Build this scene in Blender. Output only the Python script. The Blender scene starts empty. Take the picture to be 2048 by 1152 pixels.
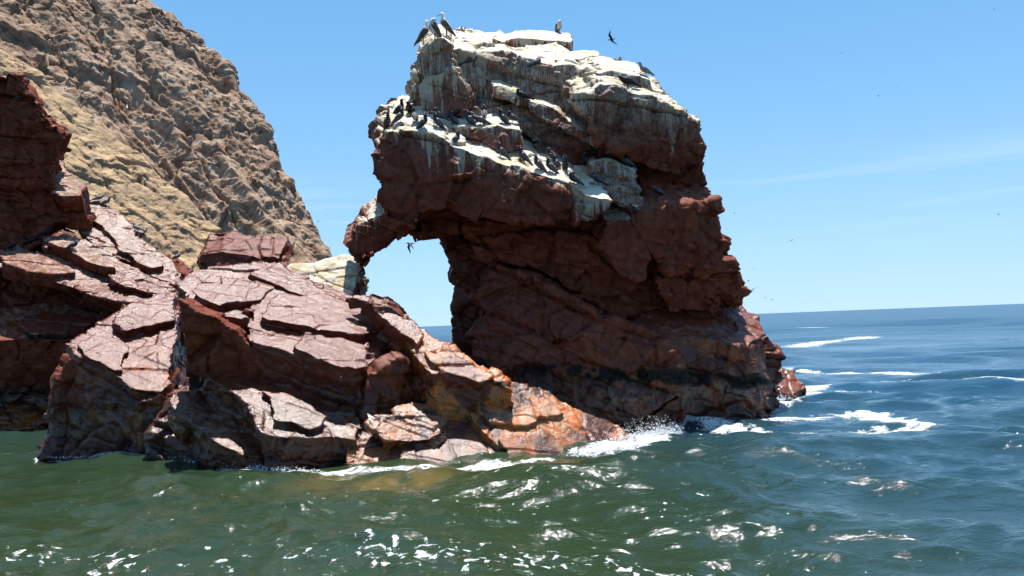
import bpy, bmesh, math, random
import numpy as np
from mathutils import Vector, Matrix
from mathutils.bvhtree import BVHTree

# ------------------------------------------------------------------ camera, sky, sun
SC = bpy.context.scene
COL = SC.collection
CAM_H, LENS_PX = 2.2, 1593.0
PITCH, ROLL = math.radians(2.52), math.radians(2.18)
SUN_EL, SUN_AZ = math.radians(81), math.radians(6)     # azimuth clockwise from +Y (away from the viewer)
cp, sp, cr, sr = math.cos(PITCH), math.sin(PITCH), math.cos(ROLL), math.sin(ROLL)
FW = np.array([0, cp, sp]); U0 = np.array([0, -sp, cp]); R0 = np.array([1.0, 0, 0])
RT = cr * R0 - sr * U0
UP = sr * R0 + cr * U0
CAM = np.array([0, 0, CAM_H])

cam = bpy.data.cameras.new('camera'); camo = bpy.data.objects.new('camera', cam); COL.objects.link(camo)
cam.sensor_width = 36; cam.lens = 36 * LENS_PX / 2048; cam.clip_start = 0.1; cam.clip_end = 60000
camo.matrix_world = Matrix(((RT[0], UP[0], -FW[0], CAM[0]), (RT[1], UP[1], -FW[1], CAM[1]), (RT[2], UP[2], -FW[2], CAM[2]), (0, 0, 0, 1)))
SC.camera = camo

w = bpy.data.worlds.new('World'); SC.world = w; w.use_nodes = True
nt = w.node_tree; bg = nt.nodes['Background']
sky = nt.nodes.new('ShaderNodeTexSky'); sky.sky_type = 'NISHITA'; sky.sun_disc = False
sky.sun_elevation = SUN_EL; sky.sun_rotation = SUN_AZ
sky.altitude = 0; sky.air_density = 1.0; sky.dust_density = 0.6; sky.ozone_density = 2.5
tc = nt.nodes.new('ShaderNodeTexCoord'); sx = nt.nodes.new('ShaderNodeSeparateXYZ'); cx = nt.nodes.new('ShaderNodeCombineXYZ')
ma = nt.nodes.new('ShaderNodeMath'); ma.operation = 'MULTIPLY_ADD'; ma.inputs[1].default_value = 0.72; ma.inputs[2].default_value = 0.115     # clear dry air: little white at the skyline
ab = nt.nodes.new('ShaderNodeMath'); ab.operation = 'ABSOLUTE'
nm = nt.nodes.new('ShaderNodeVectorMath'); nm.operation = 'NORMALIZE'
hs = nt.nodes.new('ShaderNodeHueSaturation'); hs.inputs['Saturation'].default_value = 1.25; hs.inputs['Hue'].default_value = 0.488
def wmath(op, x, y):
    n_ = nt.nodes.new('ShaderNodeMath'); n_.operation = op
    for q_, v_ in ((0, x), (1, y)):
        if isinstance(v_, (int, float)): n_.inputs[q_].default_value = v_
        else: nt.links.new(v_, n_.inputs[q_])
    return n_.outputs[0]
hz = wmath('MULTIPLY', wmath('POWER', 2.718, wmath('MULTIPLY', ab.outputs[0], -7.5)), 0.62)          # pale sea air along the skyline
mpw = nt.nodes.new('ShaderNodeMapping'); mpw.inputs['Scale'].default_value = (1.6, 1.6, 26); mpw.inputs['Rotation'].default_value = (0, 0.035, 0)
nzw = nt.nodes.new('ShaderNodeTexNoise'); nzw.inputs['Scale'].default_value = 1.5; nzw.inputs['Detail'].default_value = 5
bandw = wmath('POWER', 2.718, wmath('MULTIPLY', wmath('POWER', wmath('DIVIDE', wmath('SUBTRACT', ab.outputs[0], 0.135), 0.035), 2.0), -1.0))
mrw = nt.nodes.new('ShaderNodeMapRange'); mrw.inputs[1].default_value = 0.50; mrw.inputs[2].default_value = 0.75
cirrus = wmath('MULTIPLY', wmath('MULTIPLY', mrw.outputs[0], bandw), 0.45)
mx1 = nt.nodes.new('ShaderNodeMix'); mx1.data_type = 'RGBA'; mx1.inputs[7].default_value = (3.55, 4.6, 6.3, 1)
mx2 = nt.nodes.new('ShaderNodeMix'); mx2.data_type = 'RGBA'; mx2.inputs[7].default_value = (5.0, 5.6, 6.6, 1)
for a_, b_ in ((tc.outputs['Generated'], sx.inputs[0]), (sx.outputs[0], cx.inputs[0]), (sx.outputs[1], cx.inputs[1]), (sx.outputs[2], ab.inputs[0]), (ab.outputs[0], ma.inputs[0]),
               (ma.outputs[0], cx.inputs[2]), (cx.outputs[0], nm.inputs[0]), (nm.outputs[0], sky.inputs[0]), (sky.outputs[0], hs.inputs['Color']), (hs.outputs[0], mx1.inputs[6]), (hz, mx1.inputs[0]),
               (tc.outputs['Generated'], mpw.inputs[0]), (mpw.outputs[0], nzw.inputs['Vector']), (nzw.outputs[0], mrw.inputs[0]), (mx1.outputs[2], mx2.inputs[6]), (cirrus, mx2.inputs[0]), (mx2.outputs[2], bg.inputs[0])):
    nt.links.new(a_, b_)
bg.inputs[1].default_value = 0.106

sun = bpy.data.lights.new('sun', 'SUN'); suno = bpy.data.objects.new('sun', sun); COL.objects.link(suno)
sun.energy = 5.0; sun.angle = math.radians(0.53); sun.color = (1, 0.965, 0.91)
SUND = Vector((math.sin(SUN_AZ) * math.cos(SUN_EL), math.cos(SUN_AZ) * math.cos(SUN_EL), math.sin(SUN_EL)))
suno.rotation_euler = SUND.to_track_quat('Z', 'Y').to_euler()
SC.view_settings.view_transform = 'Standard'; SC.view_settings.look = 'None'
SC.view_settings.exposure = 0.8; SC.view_settings.gamma = 1.0
SC.render.engine = 'CYCLES'
SC.cycles.use_denoising = True
SC.cycles.max_bounces = 5; SC.cycles.diffuse_bounces = 2; SC.cycles.glossy_bounces = 3

# ------------------------------------------------------------------ helpers
def ray(px, py):
    return FW + RT * ((px - 1024) / LENS_PX) - UP * ((py - 576) / LENS_PX)
def P(px, py, Y):
    d = ray(px, py); return CAM + d * (Y / d[1])
def on(plane, px, py):
    p0, n = plane; d = ray(px, py)
    return CAM + d * (np.dot(p0 - CAM, n) / np.dot(d, n))
def sea_pt(px, py):
    d = ray(px, py); return CAM + d * (-CAM_H / d[2])
def sstep(a, b, x):
    t = np.clip((x - a) / (b - a), 0, 1); return t * t * (3 - 2 * t)

def hsh(*ints):
    h = np.zeros(np.broadcast(*ints).shape, np.uint32) + np.uint32(0x9E3779B9)
    with np.errstate(over='ignore'):
        for k in ints:
            h = h ^ np.asarray(k).astype(np.int64).astype(np.uint32)
            h = h * np.uint32(0x85EBCA6B); h ^= h >> np.uint32(13)
            h = h * np.uint32(0xC2B2AE35); h ^= h >> np.uint32(16)
    return h
def rnd(h, k=0):
    with np.errstate(over='ignore'):
        g = (h + np.uint32((k * 0x68E31DA4) & 0xFFFFFFFF)) * np.uint32(0xB5297A4D)
        g ^= g >> np.uint32(15); g = g * np.uint32(0x1B56C4E9); g ^= g >> np.uint32(14)
    return (g >> np.uint32(8)).astype(np.float32) / 16777216.0
def vnoise(Q, seed=0):
    """value noise 0..1"""
    I = np.floor(Q).astype(np.int32); F = (Q - I).astype(np.float32); F = F * F * (3 - 2 * F)
    r = np.zeros(len(Q), np.float32)
    for dx in (0, 1):
        wx = F[:, 0] if dx else 1 - F[:, 0]
        for dy in (0, 1):
            wy = F[:, 1] if dy else 1 - F[:, 1]
            for dz in (0, 1):
                wz = F[:, 2] if dz else 1 - F[:, 2]
                r += wx * wy * wz * rnd(hsh(I[:, 0] + dx, I[:, 1] + dy, I[:, 2] + dz, seed))
    return r
def fbm(Q, octv, seed=0, gain=0.5):
    a, s, tot = 1.0, np.zeros(len(Q), np.float32), 0
    for o in range(octv):
        s += a * vnoise(Q, seed + o * 17); tot += a; a *= gain; Q = Q * 2.03 + 7.1
    return s / tot
def cellnoise(Q, seed):
    """Voronoi over the 8 nearest cells: F1, F2, id hash"""
    B = np.floor(Q - 0.5).astype(np.int32)
    f1 = np.full(len(Q), 9.0, np.float32); f2 = f1.copy(); idh = np.zeros(len(Q), np.uint32); rel = np.zeros((len(Q), 3), np.float32)
    for dx in (0, 1):
        for dy in (0, 1):
            for dz in (0, 1):
                c = (B[:, 0] + dx, B[:, 1] + dy, B[:, 2] + dz)
                h = hsh(*c, seed)
                rv = np.stack([Q[:, k] - (c[k] + 0.15 + 0.7 * rnd(h, k + 1)) for k in range(3)], 1).astype(np.float32)
                d = (rv * rv).sum(1)
                m = d < f1; rel[m] = rv[m]
                f2 = np.where(m, f1, np.minimum(f2, d)); f1 = np.where(m, d, f1); idh = np.where(m, h, idh)
    return np.sqrt(f1), np.sqrt(f2), idh, rel

# ------------------------------------------------------------------ materials
class NT:
    def __init__(s, name):
        s.m = bpy.data.materials.new(name); s.m.use_nodes = True; s.t = s.m.node_tree
        s.b = s.t.nodes['Principled BSDF']; s.o = s.t.nodes['Material Output']
    def n(s, typ, **kw):
        nd = s.t.nodes.new(typ)
        for k, v in kw.items():
            if k.startswith('i_'): s.set(nd.inputs[int(k[2:]) if k[2:].isdigit() else k[2:].replace('_', ' ')], v)
            else: setattr(nd, k, v)
        return nd
    def set(s, sock, v):
        if hasattr(v, 'links'): s.t.links.new(v, sock)
        elif hasattr(v, 'outputs'): s.t.links.new(v.outputs[0], sock)
        else: sock.default_value = v
    def math(s, op, a, b=0.5, c=0.0, clamp=False):
        nd = s.t.nodes.new('ShaderNodeMath'); nd.operation = op; nd.use_clamp = clamp
        s.set(nd.inputs[0], a); s.set(nd.inputs[1], b); s.set(nd.inputs[2], c); return nd.outputs[0]
    def mix(s, f, a, b, blend='MIX'):
        nd = s.t.nodes.new('ShaderNodeMix'); nd.data_type = 'RGBA'; nd.blend_type = blend
        s.set(nd.inputs[0], f)
        for q, v in ((6, a), (7, b)):
            if isinstance(v, tuple): v = (*v, 1) if len(v) == 3 else v
            s.set(nd.inputs[q], v)
        return nd.outputs[2]
    def attr(s, name):
        nd = s.t.nodes.new('ShaderNodeAttribute'); nd.attribute_name = name; return nd.outputs['Fac']
    def sst(s, v, a, b, lo=0.0, hi=1.0):
        nd = s.t.nodes.new('ShaderNodeMapRange'); nd.interpolation_type = 'SMOOTHSTEP'
        s.set(nd.inputs[0], v); s.set(nd.inputs[1], a); s.set(nd.inputs[2], b); nd.inputs[3].default_value = lo; nd.inputs[4].default_value = hi
        return nd.outputs[0]
    def noise(s, vec, scale, detail=4, rough=0.55, dist=0.0):
        nd = s.n('ShaderNodeTexNoise'); s.set(nd.inputs['Vector'], vec); s.set(nd.inputs['Scale'], scale)
        nd.inputs['Detail'].default_value = detail; nd.inputs['Roughness'].default_value = rough; nd.inputs['Distortion'].default_value = dist
        return nd.outputs[0]

def rock_material(name, cols, broad=0.9, guano_col=(0.60, 0.545, 0.44), rough=0.62, fine=38.0, bump=0.75, wet_rough=0.26):
    k = NT(name); pos = k.n('ShaderNodeNewGeometry').outputs['Position']
    n1 = k.noise(pos, broad, 6, 0.62); n2 = k.noise(pos, fine * 0.16, 5, 0.65); n3 = k.noise(pos, fine, 4, 0.7)
    c = k.mix(k.sst(n1, 0.35, 0.65), cols[0], cols[1])
    c = k.mix(k.sst(n2, 0.45, 0.72), c, cols[2])
    c = k.mix(k.math('MULTIPLY', k.sst(n2, 0.52, 0.30), 0.75), c, cols[3])
    c = k.mix(k.math('MULTIPLY', k.sst(n3, 0.40, 0.72), 0.5), c, cols[2])
    c = k.mix(k.math('MULTIPLY', k.attr('damp_shade'), 0.84), c, (0.018, 0.007, 0.004))  # damp tide zone; extra shade of the front faces put into its colour
    c = k.mix(k.math('MULTIPLY', k.attr('wet'), 0.58), c, (0.062, 0.010, 0.004))
    alg = k.math('MULTIPLY', k.attr('algae'), k.sst(k.noise(pos, 1.7, 6, 0.68), 0.44, 0.56), clamp=True)
    c = k.mix(alg, c, k.mix(k.sst(k.noise(pos, 7, 4), 0.4, 0.62), (0.46, 0.105, 0.014), (0.24, 0.12, 0.04)))
    pale = k.math('MULTIPLY', k.attr('pale'), k.sst(k.noise(pos, 4.0, 5, 0.7), 0.42, 0.6), clamp=True)
    c = k.mix(pale, c, (0.27, 0.20, 0.13))
    mus = k.sst(k.math('ADD', k.attr('mussel'), k.math('MULTIPLY', k.math('SUBTRACT', k.math('ADD', k.math('MULTIPLY', n2, 0.5), k.math('MULTIPLY', n3, 0.5)), 0.5), 1.9)), 0.30, 0.62)
    c = k.mix(mus, c, k.mix(k.sst(n3, 0.42, 0.62), (0.004, 0.004, 0.005), (0.045, 0.036, 0.022)))
    g = k.attr('guano')
    gm = k.sst(k.math('ADD', g, k.math('MULTIPLY', k.math('SUBTRACT', k.math('ADD', k.math('MULTIPLY', n2, 0.6), k.math('MULTIPLY', n3, 0.4)), 0.5), 1.25)), 0.34, 0.80)
    gc = k.mix(k.sst(k.noise(pos, 2.3, 4), 0.45, 0.7), guano_col, (guano_col[0] * 0.80, guano_col[1] * 0.70, guano_col[2] * 0.50))
    mp = k.n('ShaderNodeMapping'); k.set(mp.inputs['Vector'], pos); mp.inputs['Scale'].default_value = (1, 1, 0.05)
    sn = k.noise(mp.outputs[0], fine * 0.75, 4, 0.65); stk = k.sst(sn, 0.36, 0.60)
    run = k.sst(k.math('ADD', k.attr('run'), k.math('MULTIPLY', k.math('SUBTRACT', k.math('ADD', k.math('MULTIPLY', sn, 0.75), k.math('MULTIPLY', n3, 0.25)), 0.5), 1.6)), 0.38, 0.85)
    gm = k.math('MAXIMUM', gm, k.math('MULTIPLY', run, 0.62))
    veil = k.math('MULTIPLY', k.math('MULTIPLY', k.attr('veil'), k.math('ADD', k.math('MULTIPLY', stk, 0.75), k.math('MULTIPLY', k.sst(n2, 0.35, 0.65), 0.25))), 0.9, clamp=True)
    c = k.mix(veil, c, (guano_col[0] * 0.75, guano_col[1] * 0.74, guano_col[2] * 0.72))
    c = k.mix(gm, c, gc)
    k.set(k.b.inputs['Base Color'], c)
    wet = k.math('MULTIPLY', k.math('MULTIPLY', k.attr('wet'), k.math('SUBTRACT', 1.0, k.math('MULTIPLY', gm, 0.8))), k.math('SUBTRACT', 1.0, k.math('MULTIPLY', mus, 1.0)), clamp=True)
    r = k.math('ADD', k.math('MULTIPLY', k.math('SUBTRACT', 1.0, wet), rough), k.math('MULTIPLY', wet, wet_rough))
    r = k.math('ADD', r, k.math('MULTIPLY', k.math('SUBTRACT', n3, 0.5), 0.95), clamp=True); r = k.math('MAXIMUM', r, 0.09)
    k.set(k.b.inputs['Roughness'], r)
    k.set(k.b.inputs['Specular IOR Level'], k.math('ADD', 0.10, k.math('MULTIPLY', wet, 0.42)))
    h = k.math('ADD', k.math('MULTIPLY', n3, 0.6), k.math('MULTIPLY', n2, 0.7))
    bp = k.n('ShaderNodeBump'); k.set(bp.inputs['Height'], h); bp.inputs['Strength'].default_value = bump; bp.inputs['Distance'].default_value = 0.75 / fine
    k.set(k.b.inputs['Normal'], bp)
    return k.m

RED = rock_material('red_rock', [(0.134, 0.024, 0.0100), (0.172, 0.036, 0.016), (0.205, 0.060, 0.032), (0.044, 0.010, 0.005)])
CLIFF = rock_material('tan_cliff_rock', [(0.235, 0.138, 0.086), (0.31, 0.210, 0.145), (0.42, 0.320, 0.235), (0.11, 0.052, 0.030)], broad=0.16,
                      guano_col=(0.46, 0.365, 0.25), rough=0.9, fine=8.0, bump=1.0)
SPUR = rock_material('yellow_crusted_rock', [(0.25, 0.172, 0.115), (0.34, 0.232, 0.140), (0.46, 0.318, 0.175), (0.14, 0.105, 0.082)], broad=0.30,
                     guano_col=(0.51, 0.36, 0.20), rough=0.9, fine=12.0, bump=1.0)

def simple(name, col, rough=0.6, spec=0.3, var=None):
    k = NT(name); k.b.inputs['Roughness'].default_value = rough; k.b.inputs['Specular IOR Level'].default_value = spec
    if var:
        co = k.n('ShaderNodeTexCoord').outputs['Object']
        k.set(k.b.inputs['Base Color'], k.mix(k.sst(k.noise(co, 30, 3), 0.42, 0.6), col, var))
    else: k.b.inputs['Base Color'].default_value = (*col, 1)
    return k.m

def tag(o, label=None, cat=None, group=None, kind=None):
    for a, v in (('label', label), ('category', cat), ('group', group), ('kind', kind)):
        if v: o[a] = v
    return o
def empty(name, loc):
    o = bpy.data.objects.new(name, None); COL.objects.link(o); o.location = tuple(float(v) for v in loc); return o

# ------------------------------------------------------------------ rock building
NB = np.array([0.26, -0.50, 0.83]); NB /= np.linalg.norm(NB)          # bedding normal: dips to the viewer and to the right
BU = np.cross([0, 1, 0], NB); BU /= np.linalg.norm(BU); BV = np.cross(NB, BU)
EB = np.array([-0.10, 1.0, 0.63])                                     # runs up the dip, away from the viewer
ROCKS = []       # finished meshes, for perching the birds
NTRI = 0

def jag(a, n, seg, amp, rng):
    """break straight edges of an outline into uneven steps"""
    out = []
    def cut(p, q, depth):
        L_ = np.linalg.norm(q - p)
        if L_ < seg or depth > 5: return [p]
        t = 0.35 + 0.3 * rng.random()
        side = np.cross(n, q - p)
        m = p + (q - p) * t + side * amp * rng.uniform(-1, 1)
        return cut(p, m, depth + 1) + cut(m, q, depth + 1)
    for i in range(len(a)): out += cut(a[i], a[(i + 1) % len(a)], 0)
    return np.array(out)

def prism(anchor, n, poly, ext, taper=1.0, lift=0.0, rag=0.085):
    n = np.array(n, float); n /= np.linalg.norm(n)
    pl = (P(*anchor) + n * lift, n)
    a = np.array([on(pl, *q) for q in poly])
    far_ = anchor[2] / 16.0
    a = jag(a, n, (0.24 if far_ < 1.5 else 0.55) * far_, rag, random.Random(int(anchor[0] * 7 + anchor[1]))); c = a.mean(0)
    b = c + (a - c) * taper + np.array(ext, float)
    return a, b

def solid_mesh(prisms, voxel):
    bm = bmesh.new()
    for a, b in prisms:
        va = [bm.verts.new(v) for v in a]; vb = [bm.verts.new(v) for v in b]
        f = [bm.faces.new(va), bm.faces.new(vb[::-1])]
        k = len(va)
        for i in range(k):
            j = (i + 1) % k
            f.append(bm.faces.new((va[i], vb[i], vb[j], va[j])))
        bmesh.ops.recalc_face_normals(bm, faces=f)
    bmesh.ops.triangulate(bm, faces=bm.faces[:])
    me = bpy.data.meshes.new('tmp'); bm.to_mesh(me); bm.free()
    o = bpy.data.objects.new('tmp', me); COL.objects.link(o)
    md = o.modifiers.new('r', 'REMESH'); 
    v0 = np.concatenate([np.concatenate(q) for q in prisms]); mx = float(np.ptp(v0, axis=0).max())
    md.mode = 'SHARP'; md.octree_depth = max(3, math.ceil(math.log2(mx / voxel / 0.95))); md.scale = mx / (voxel * 2 ** md.octree_depth)
    md.sharpness = 1.0; md.use_remove_disconnected = False
    dg = bpy.context.evaluated_depsgraph_get()
    out = bpy.data.meshes.new_from_object(o.evaluated_get(dg))
    bpy.data.objects.remove(o); bpy.data.meshes.remove(me)
    return out

def verts_of(me):
    v = np.empty(len(me.vertices) * 3, np.float32); me.vertices.foreach_get('co', v); return v.reshape(-1, 3)
def norms_of(me):
    v = np.empty(len(me.vertices) * 3, np.float32); me.vertices.foreach_get('normal', v); return v.reshape(-1, 3)

def frame(n):
    n = np.array(n, float); n /= np.linalg.norm(n)
    u = np.cross([0, 1, 0.1], n); u /= np.linalg.norm(u); return u, np.cross(n, u), n
BED = frame((0.26, -0.50, 0.83))

def strata(Pw, s, amp, seed, crack, rough, fr, joint=1.0, chip=1.0):
    """fractured rock: joint blocks set proud or back and tilted, open joints along the bedding, roughness"""
    fu, fv, fn = fr
    wv = np.stack([fbm(Pw * (0.45 / s) + 31 * k, 2, seed + k) - 0.5 for k in range(3)], 1)
    wf = np.stack([vnoise(Pw * (4.0 / s) + 11 * k, seed + 50 + k) - 0.5 for k in range(3)], 1)
    d = np.zeros(len(Pw), np.float32); cr_ = np.zeros(len(Pw), np.float32)
    for lv, (L, asp, h, am, rot) in enumerate(((1.7, 0.5, 0.72, 1.0, 0.35), (0.72, 0.5, 0.36, 0.42, -0.15), (0.28, 0.6, 0.15, 0.10, 0.75))):
        Q = Pw + wv * (0.5 * s) + wf * (0.045 * s)
        ca, sa = math.cos(rot), math.sin(rot)
        u0 = Q @ fu; v0 = Q @ fv; u = ca * u0 + sa * v0; v = -sa * u0 + ca * v0; ww = Q @ fn
        t = ww / (h * s); t = t + 0.34 * np.sin(t * 1.7 + 2 * lv) + 0.2 * np.sin(t * 0.63 + lv)
        i = np.floor(t).astype(np.int32); ft = t - i
        hi = hsh(i, np.int32(seed + 91 * lv))
        lu = L * s * (0.5 + 1.2 * rnd(hi, 1)); lvv = L * asp * s * (0.5 + 1.2 * rnd(hi, 2))
        b = v / lvv + 13 * rnd(hi, 4); ib = np.floor(b).astype(np.int32)
        hr = hsh(ib, i, np.int32(seed + 3))
        a = u / (lu * (0.5 + rnd(hr, 2))) + 13 * rnd(hr, 5); ia = np.floor(a).astype(np.int32)
        fa = a - ia; fb = b - ib
        hb = hsh(i, ia, ib, np.int32(seed + 7 * lv))
        off = (rnd(hb, 1) - 0.5) + (fa - 0.5) * (rnd(hb, 2) - 0.5) * 1.5 + (fb - 0.5) * (rnd(hb, 3) - 0.5) * 1.2
        d += off * amp * am
        eb = np.minimum(fb, 1 - fb) * lvv; ea = np.minimum(fa, 1 - fa) * lu; et = np.minimum(ft, 1 - ft) * h * s
        cw = (0.042, 0.024, 0.014)[lv] * s * (0.4 + rnd(hr, 6)) * joint
        lim = (1.0, 0.42, 0.10)[lv]
        for e, pr, k in ((eb, np.clip(rnd(hr, 7) * 3 - 1.5, 0, 1.2), 1.0), (ea, np.clip(rnd(hb, 4) * 3 - 2.1, 0, 1.0), 0.8), (et, np.clip(rnd(hi, 8) * 2.4 - 0.9, 0, 1.2), (1.1, 0.7, 0.2)[lv])):
            cr_ = np.maximum(cr_, np.exp(-(e / cw) ** 2) * pr * lim * k)
    d -= cr_ * crack * sstep(0.30, 0.5, fbm(Pw * (0.8 / s), 2, seed + 8))
    for fs_, k_ in ((0.62, 0.27), (0.24, 0.18)):                # chips: small tilted facets
        Qc = (Pw + wv * 0.3 * s) / (fs_ * s)
        f1, f2, idh, rel = cellnoise(Qc, seed + 21)
        d += ((rel[:, 0] * (rnd(idh, 5) - 0.5) + rel[:, 1] * (rnd(idh, 6) - 0.5) + rel[:, 2] * (rnd(idh, 7) - 0.5)) * fs_ * s * k_ * 2 + (rnd(idh, 8) - 0.5) * 0.02 * s) * min(1.0, amp / 0.12) * chip
    d += (fbm(Pw * (1.6 / s), 5, seed + 3, 0.62) - 0.5) * rough + (fbm(Pw * (0.55 / s) + 3, 2, seed + 4) - 0.5) * amp * 0.9
    return d

SPECS = []
def rock_part(name, prisms, parent, seed, voxel=0.104, mat=None, label=None, **kw):
    """book a rock; finish_rocks() gives it its surface once every neighbour is known"""
    o = bpy.data.objects.new(name, bpy.data.meshes.new(name)); COL.objects.link(o)
    if parent: o.parent = parent; o.matrix_parent_inverse = Matrix.Translation(-parent.location)
    if label: o['label'] = label
    SPECS.append((o, prisms, seed, voxel, mat, kw)); ROCKS.append(o)
    return o

def mesh_from_loops(name, V, loops, tot):
    me = bpy.data.meshes.new(name)
    me.vertices.add(len(V)); me.vertices.foreach_set('co', np.ascontiguousarray(V, np.float32).ravel())
    me.loops.add(len(loops)); me.loops.foreach_set('vertex_index', loops.astype(np.int32))
    st = np.concatenate([[0], np.cumsum(tot)[:-1]])
    me.polygons.add(len(tot)); me.polygons.foreach_set('loop_start', st.astype(np.int32)); me.polygons.foreach_set('loop_total', tot.astype(np.int32))
    me.update(calc_edges=True)
    return me

def quads_of(me):
    q = np.empty(len(me.polygons) * 4, np.int32); me.loops.foreach_get('vertex_index', q)
    return q.reshape(-1, 4).astype(np.int64)

def refine(V, Q, sel):
    """split the chosen quads in four, keeping the surface closed; returns verts, quads and the odd faces along the seam"""
    N = np.roll(Q, -1, 1); key = np.minimum(Q, N) * len(V) + np.maximum(Q, N)
    uk, QE = np.unique(key, return_inverse=True); QE = QE.reshape(Q.shape)
    EV = np.stack([uk // len(V), uk % len(V)], 1)
    used = np.zeros(len(EV), bool); used[QE[sel].ravel()] = True
    mid = np.full(len(EV), -1, np.int64); mid[used] = len(V) + np.arange(used.sum())
    cen = np.full(len(Q), -1, np.int64); cen[sel] = len(V) + used.sum() + np.arange(sel.sum())
    V2 = np.concatenate([V, V[EV[used]].mean(1), V[Q[sel]].mean(1)])
    M = mid[QE]; qs, ms, cs = Q[sel], M[sel], cen[sel]
    nq = np.concatenate([np.stack([qs[:, k], ms[:, k], cs, ms[:, k - 1]], 1) for k in range(4)])
    has = (M >= 0).any(1) & ~sel
    odd = []
    for q, m in zip(Q[has].tolist(), M[has].tolist()):
        odd.append([x for k in range(4) for x in (q[k], m[k]) if x >= 0])
    return V2, np.concatenate([nq, Q[~sel & ~has]]), odd, len(nq)

def finish_rocks():
    coarse = []
    for sp_ in SPECS:
        me = solid_mesh(sp_[1], sp_[3]); coarse.append((verts_of(me).astype(np.float64), quads_of(me))); bpy.data.meshes.remove(me)
    av, af, base = [], [], 0
    for V, Q in coarse:
        av.append(V); af.append(Q + base); base += len(V)
    bvh = BVHTree.FromPolygons(np.concatenate(av).tolist(), np.concatenate(af).tolist())
    def seen(V, Q, off, grow):
        C = V[Q].mean(1); nrm = np.cross(V[Q[:, 2]] - V[Q[:, 0]], V[Q[:, 3]] - V[Q[:, 1]]); nrm /= np.linalg.norm(nrm, axis=1, keepdims=True) + 1e-9
        D = CAM - C; dist = np.linalg.norm(D, axis=1, keepdims=True); D = D / dist
        X = (C - CAM) @ RT; Yf = (C - CAM) @ FW; Zu = (C - CAM) @ UP
        cand = ((nrm * D).sum(1) > -0.30) & (C[:, 2] > -0.3) & (np.abs(X / Yf) < 0.67) & (np.abs(Zu / Yf) < 0.385)
        vis = np.zeros(len(Q), bool)
        O = C + D * off; dl = dist[:, 0] - off
        for k in np.nonzero(cand)[0]:
            vis[k] = bvh.ray_cast(Vector(O[k]), Vector(D[k]), dl[k])[0] is None
        for _ in range(grow):
            vv = np.zeros(len(V), bool); vv[Q[vis].ravel()] = True; vis = vv[Q].any(1)
        return vis & (C[:, 2] > -0.4)
    for (V, Q), (o, prisms, seed, voxel, mat, kw) in zip(coarse, SPECS):
        off = voxel * 4.5
        V, Q, odd, nf = refine(V, Q, seen(V, Q, off, 2))
        ring = np.zeros(len(V), bool); ring[[x for f in odd for x in f]] = True
        new = np.zeros(len(Q), bool); new[:nf] = True
        new &= ~ring[Q].any(1)
        s2 = np.zeros(len(Q), bool); idx = np.nonzero(new)[0]
        s2[idx] = seen(V, Q[idx], off, 2)
        V, Q, odd2, nf = refine(V, Q, s2)
        odd = odd + odd2
        Q = Q[V[Q][:, :, 2].max(1) > -0.75]                 # nothing shows this far under water
        me = mesh_from_loops(o.name, V, np.concatenate([Q.ravel()] + [np.array(f) for f in odd]), np.concatenate([np.full(len(Q), 4), np.array([len(f) for f in odd], np.int64)]).astype(np.int64))
        bm = bmesh.new(); bm.from_mesh(me)
        bmesh.ops.delete(bm, geom=[v for v in bm.verts if not v.link_faces], context='VERTS')
        bm.to_mesh(me); bm.free()
        surface(o, me, seed, mat, **kw)

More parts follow.
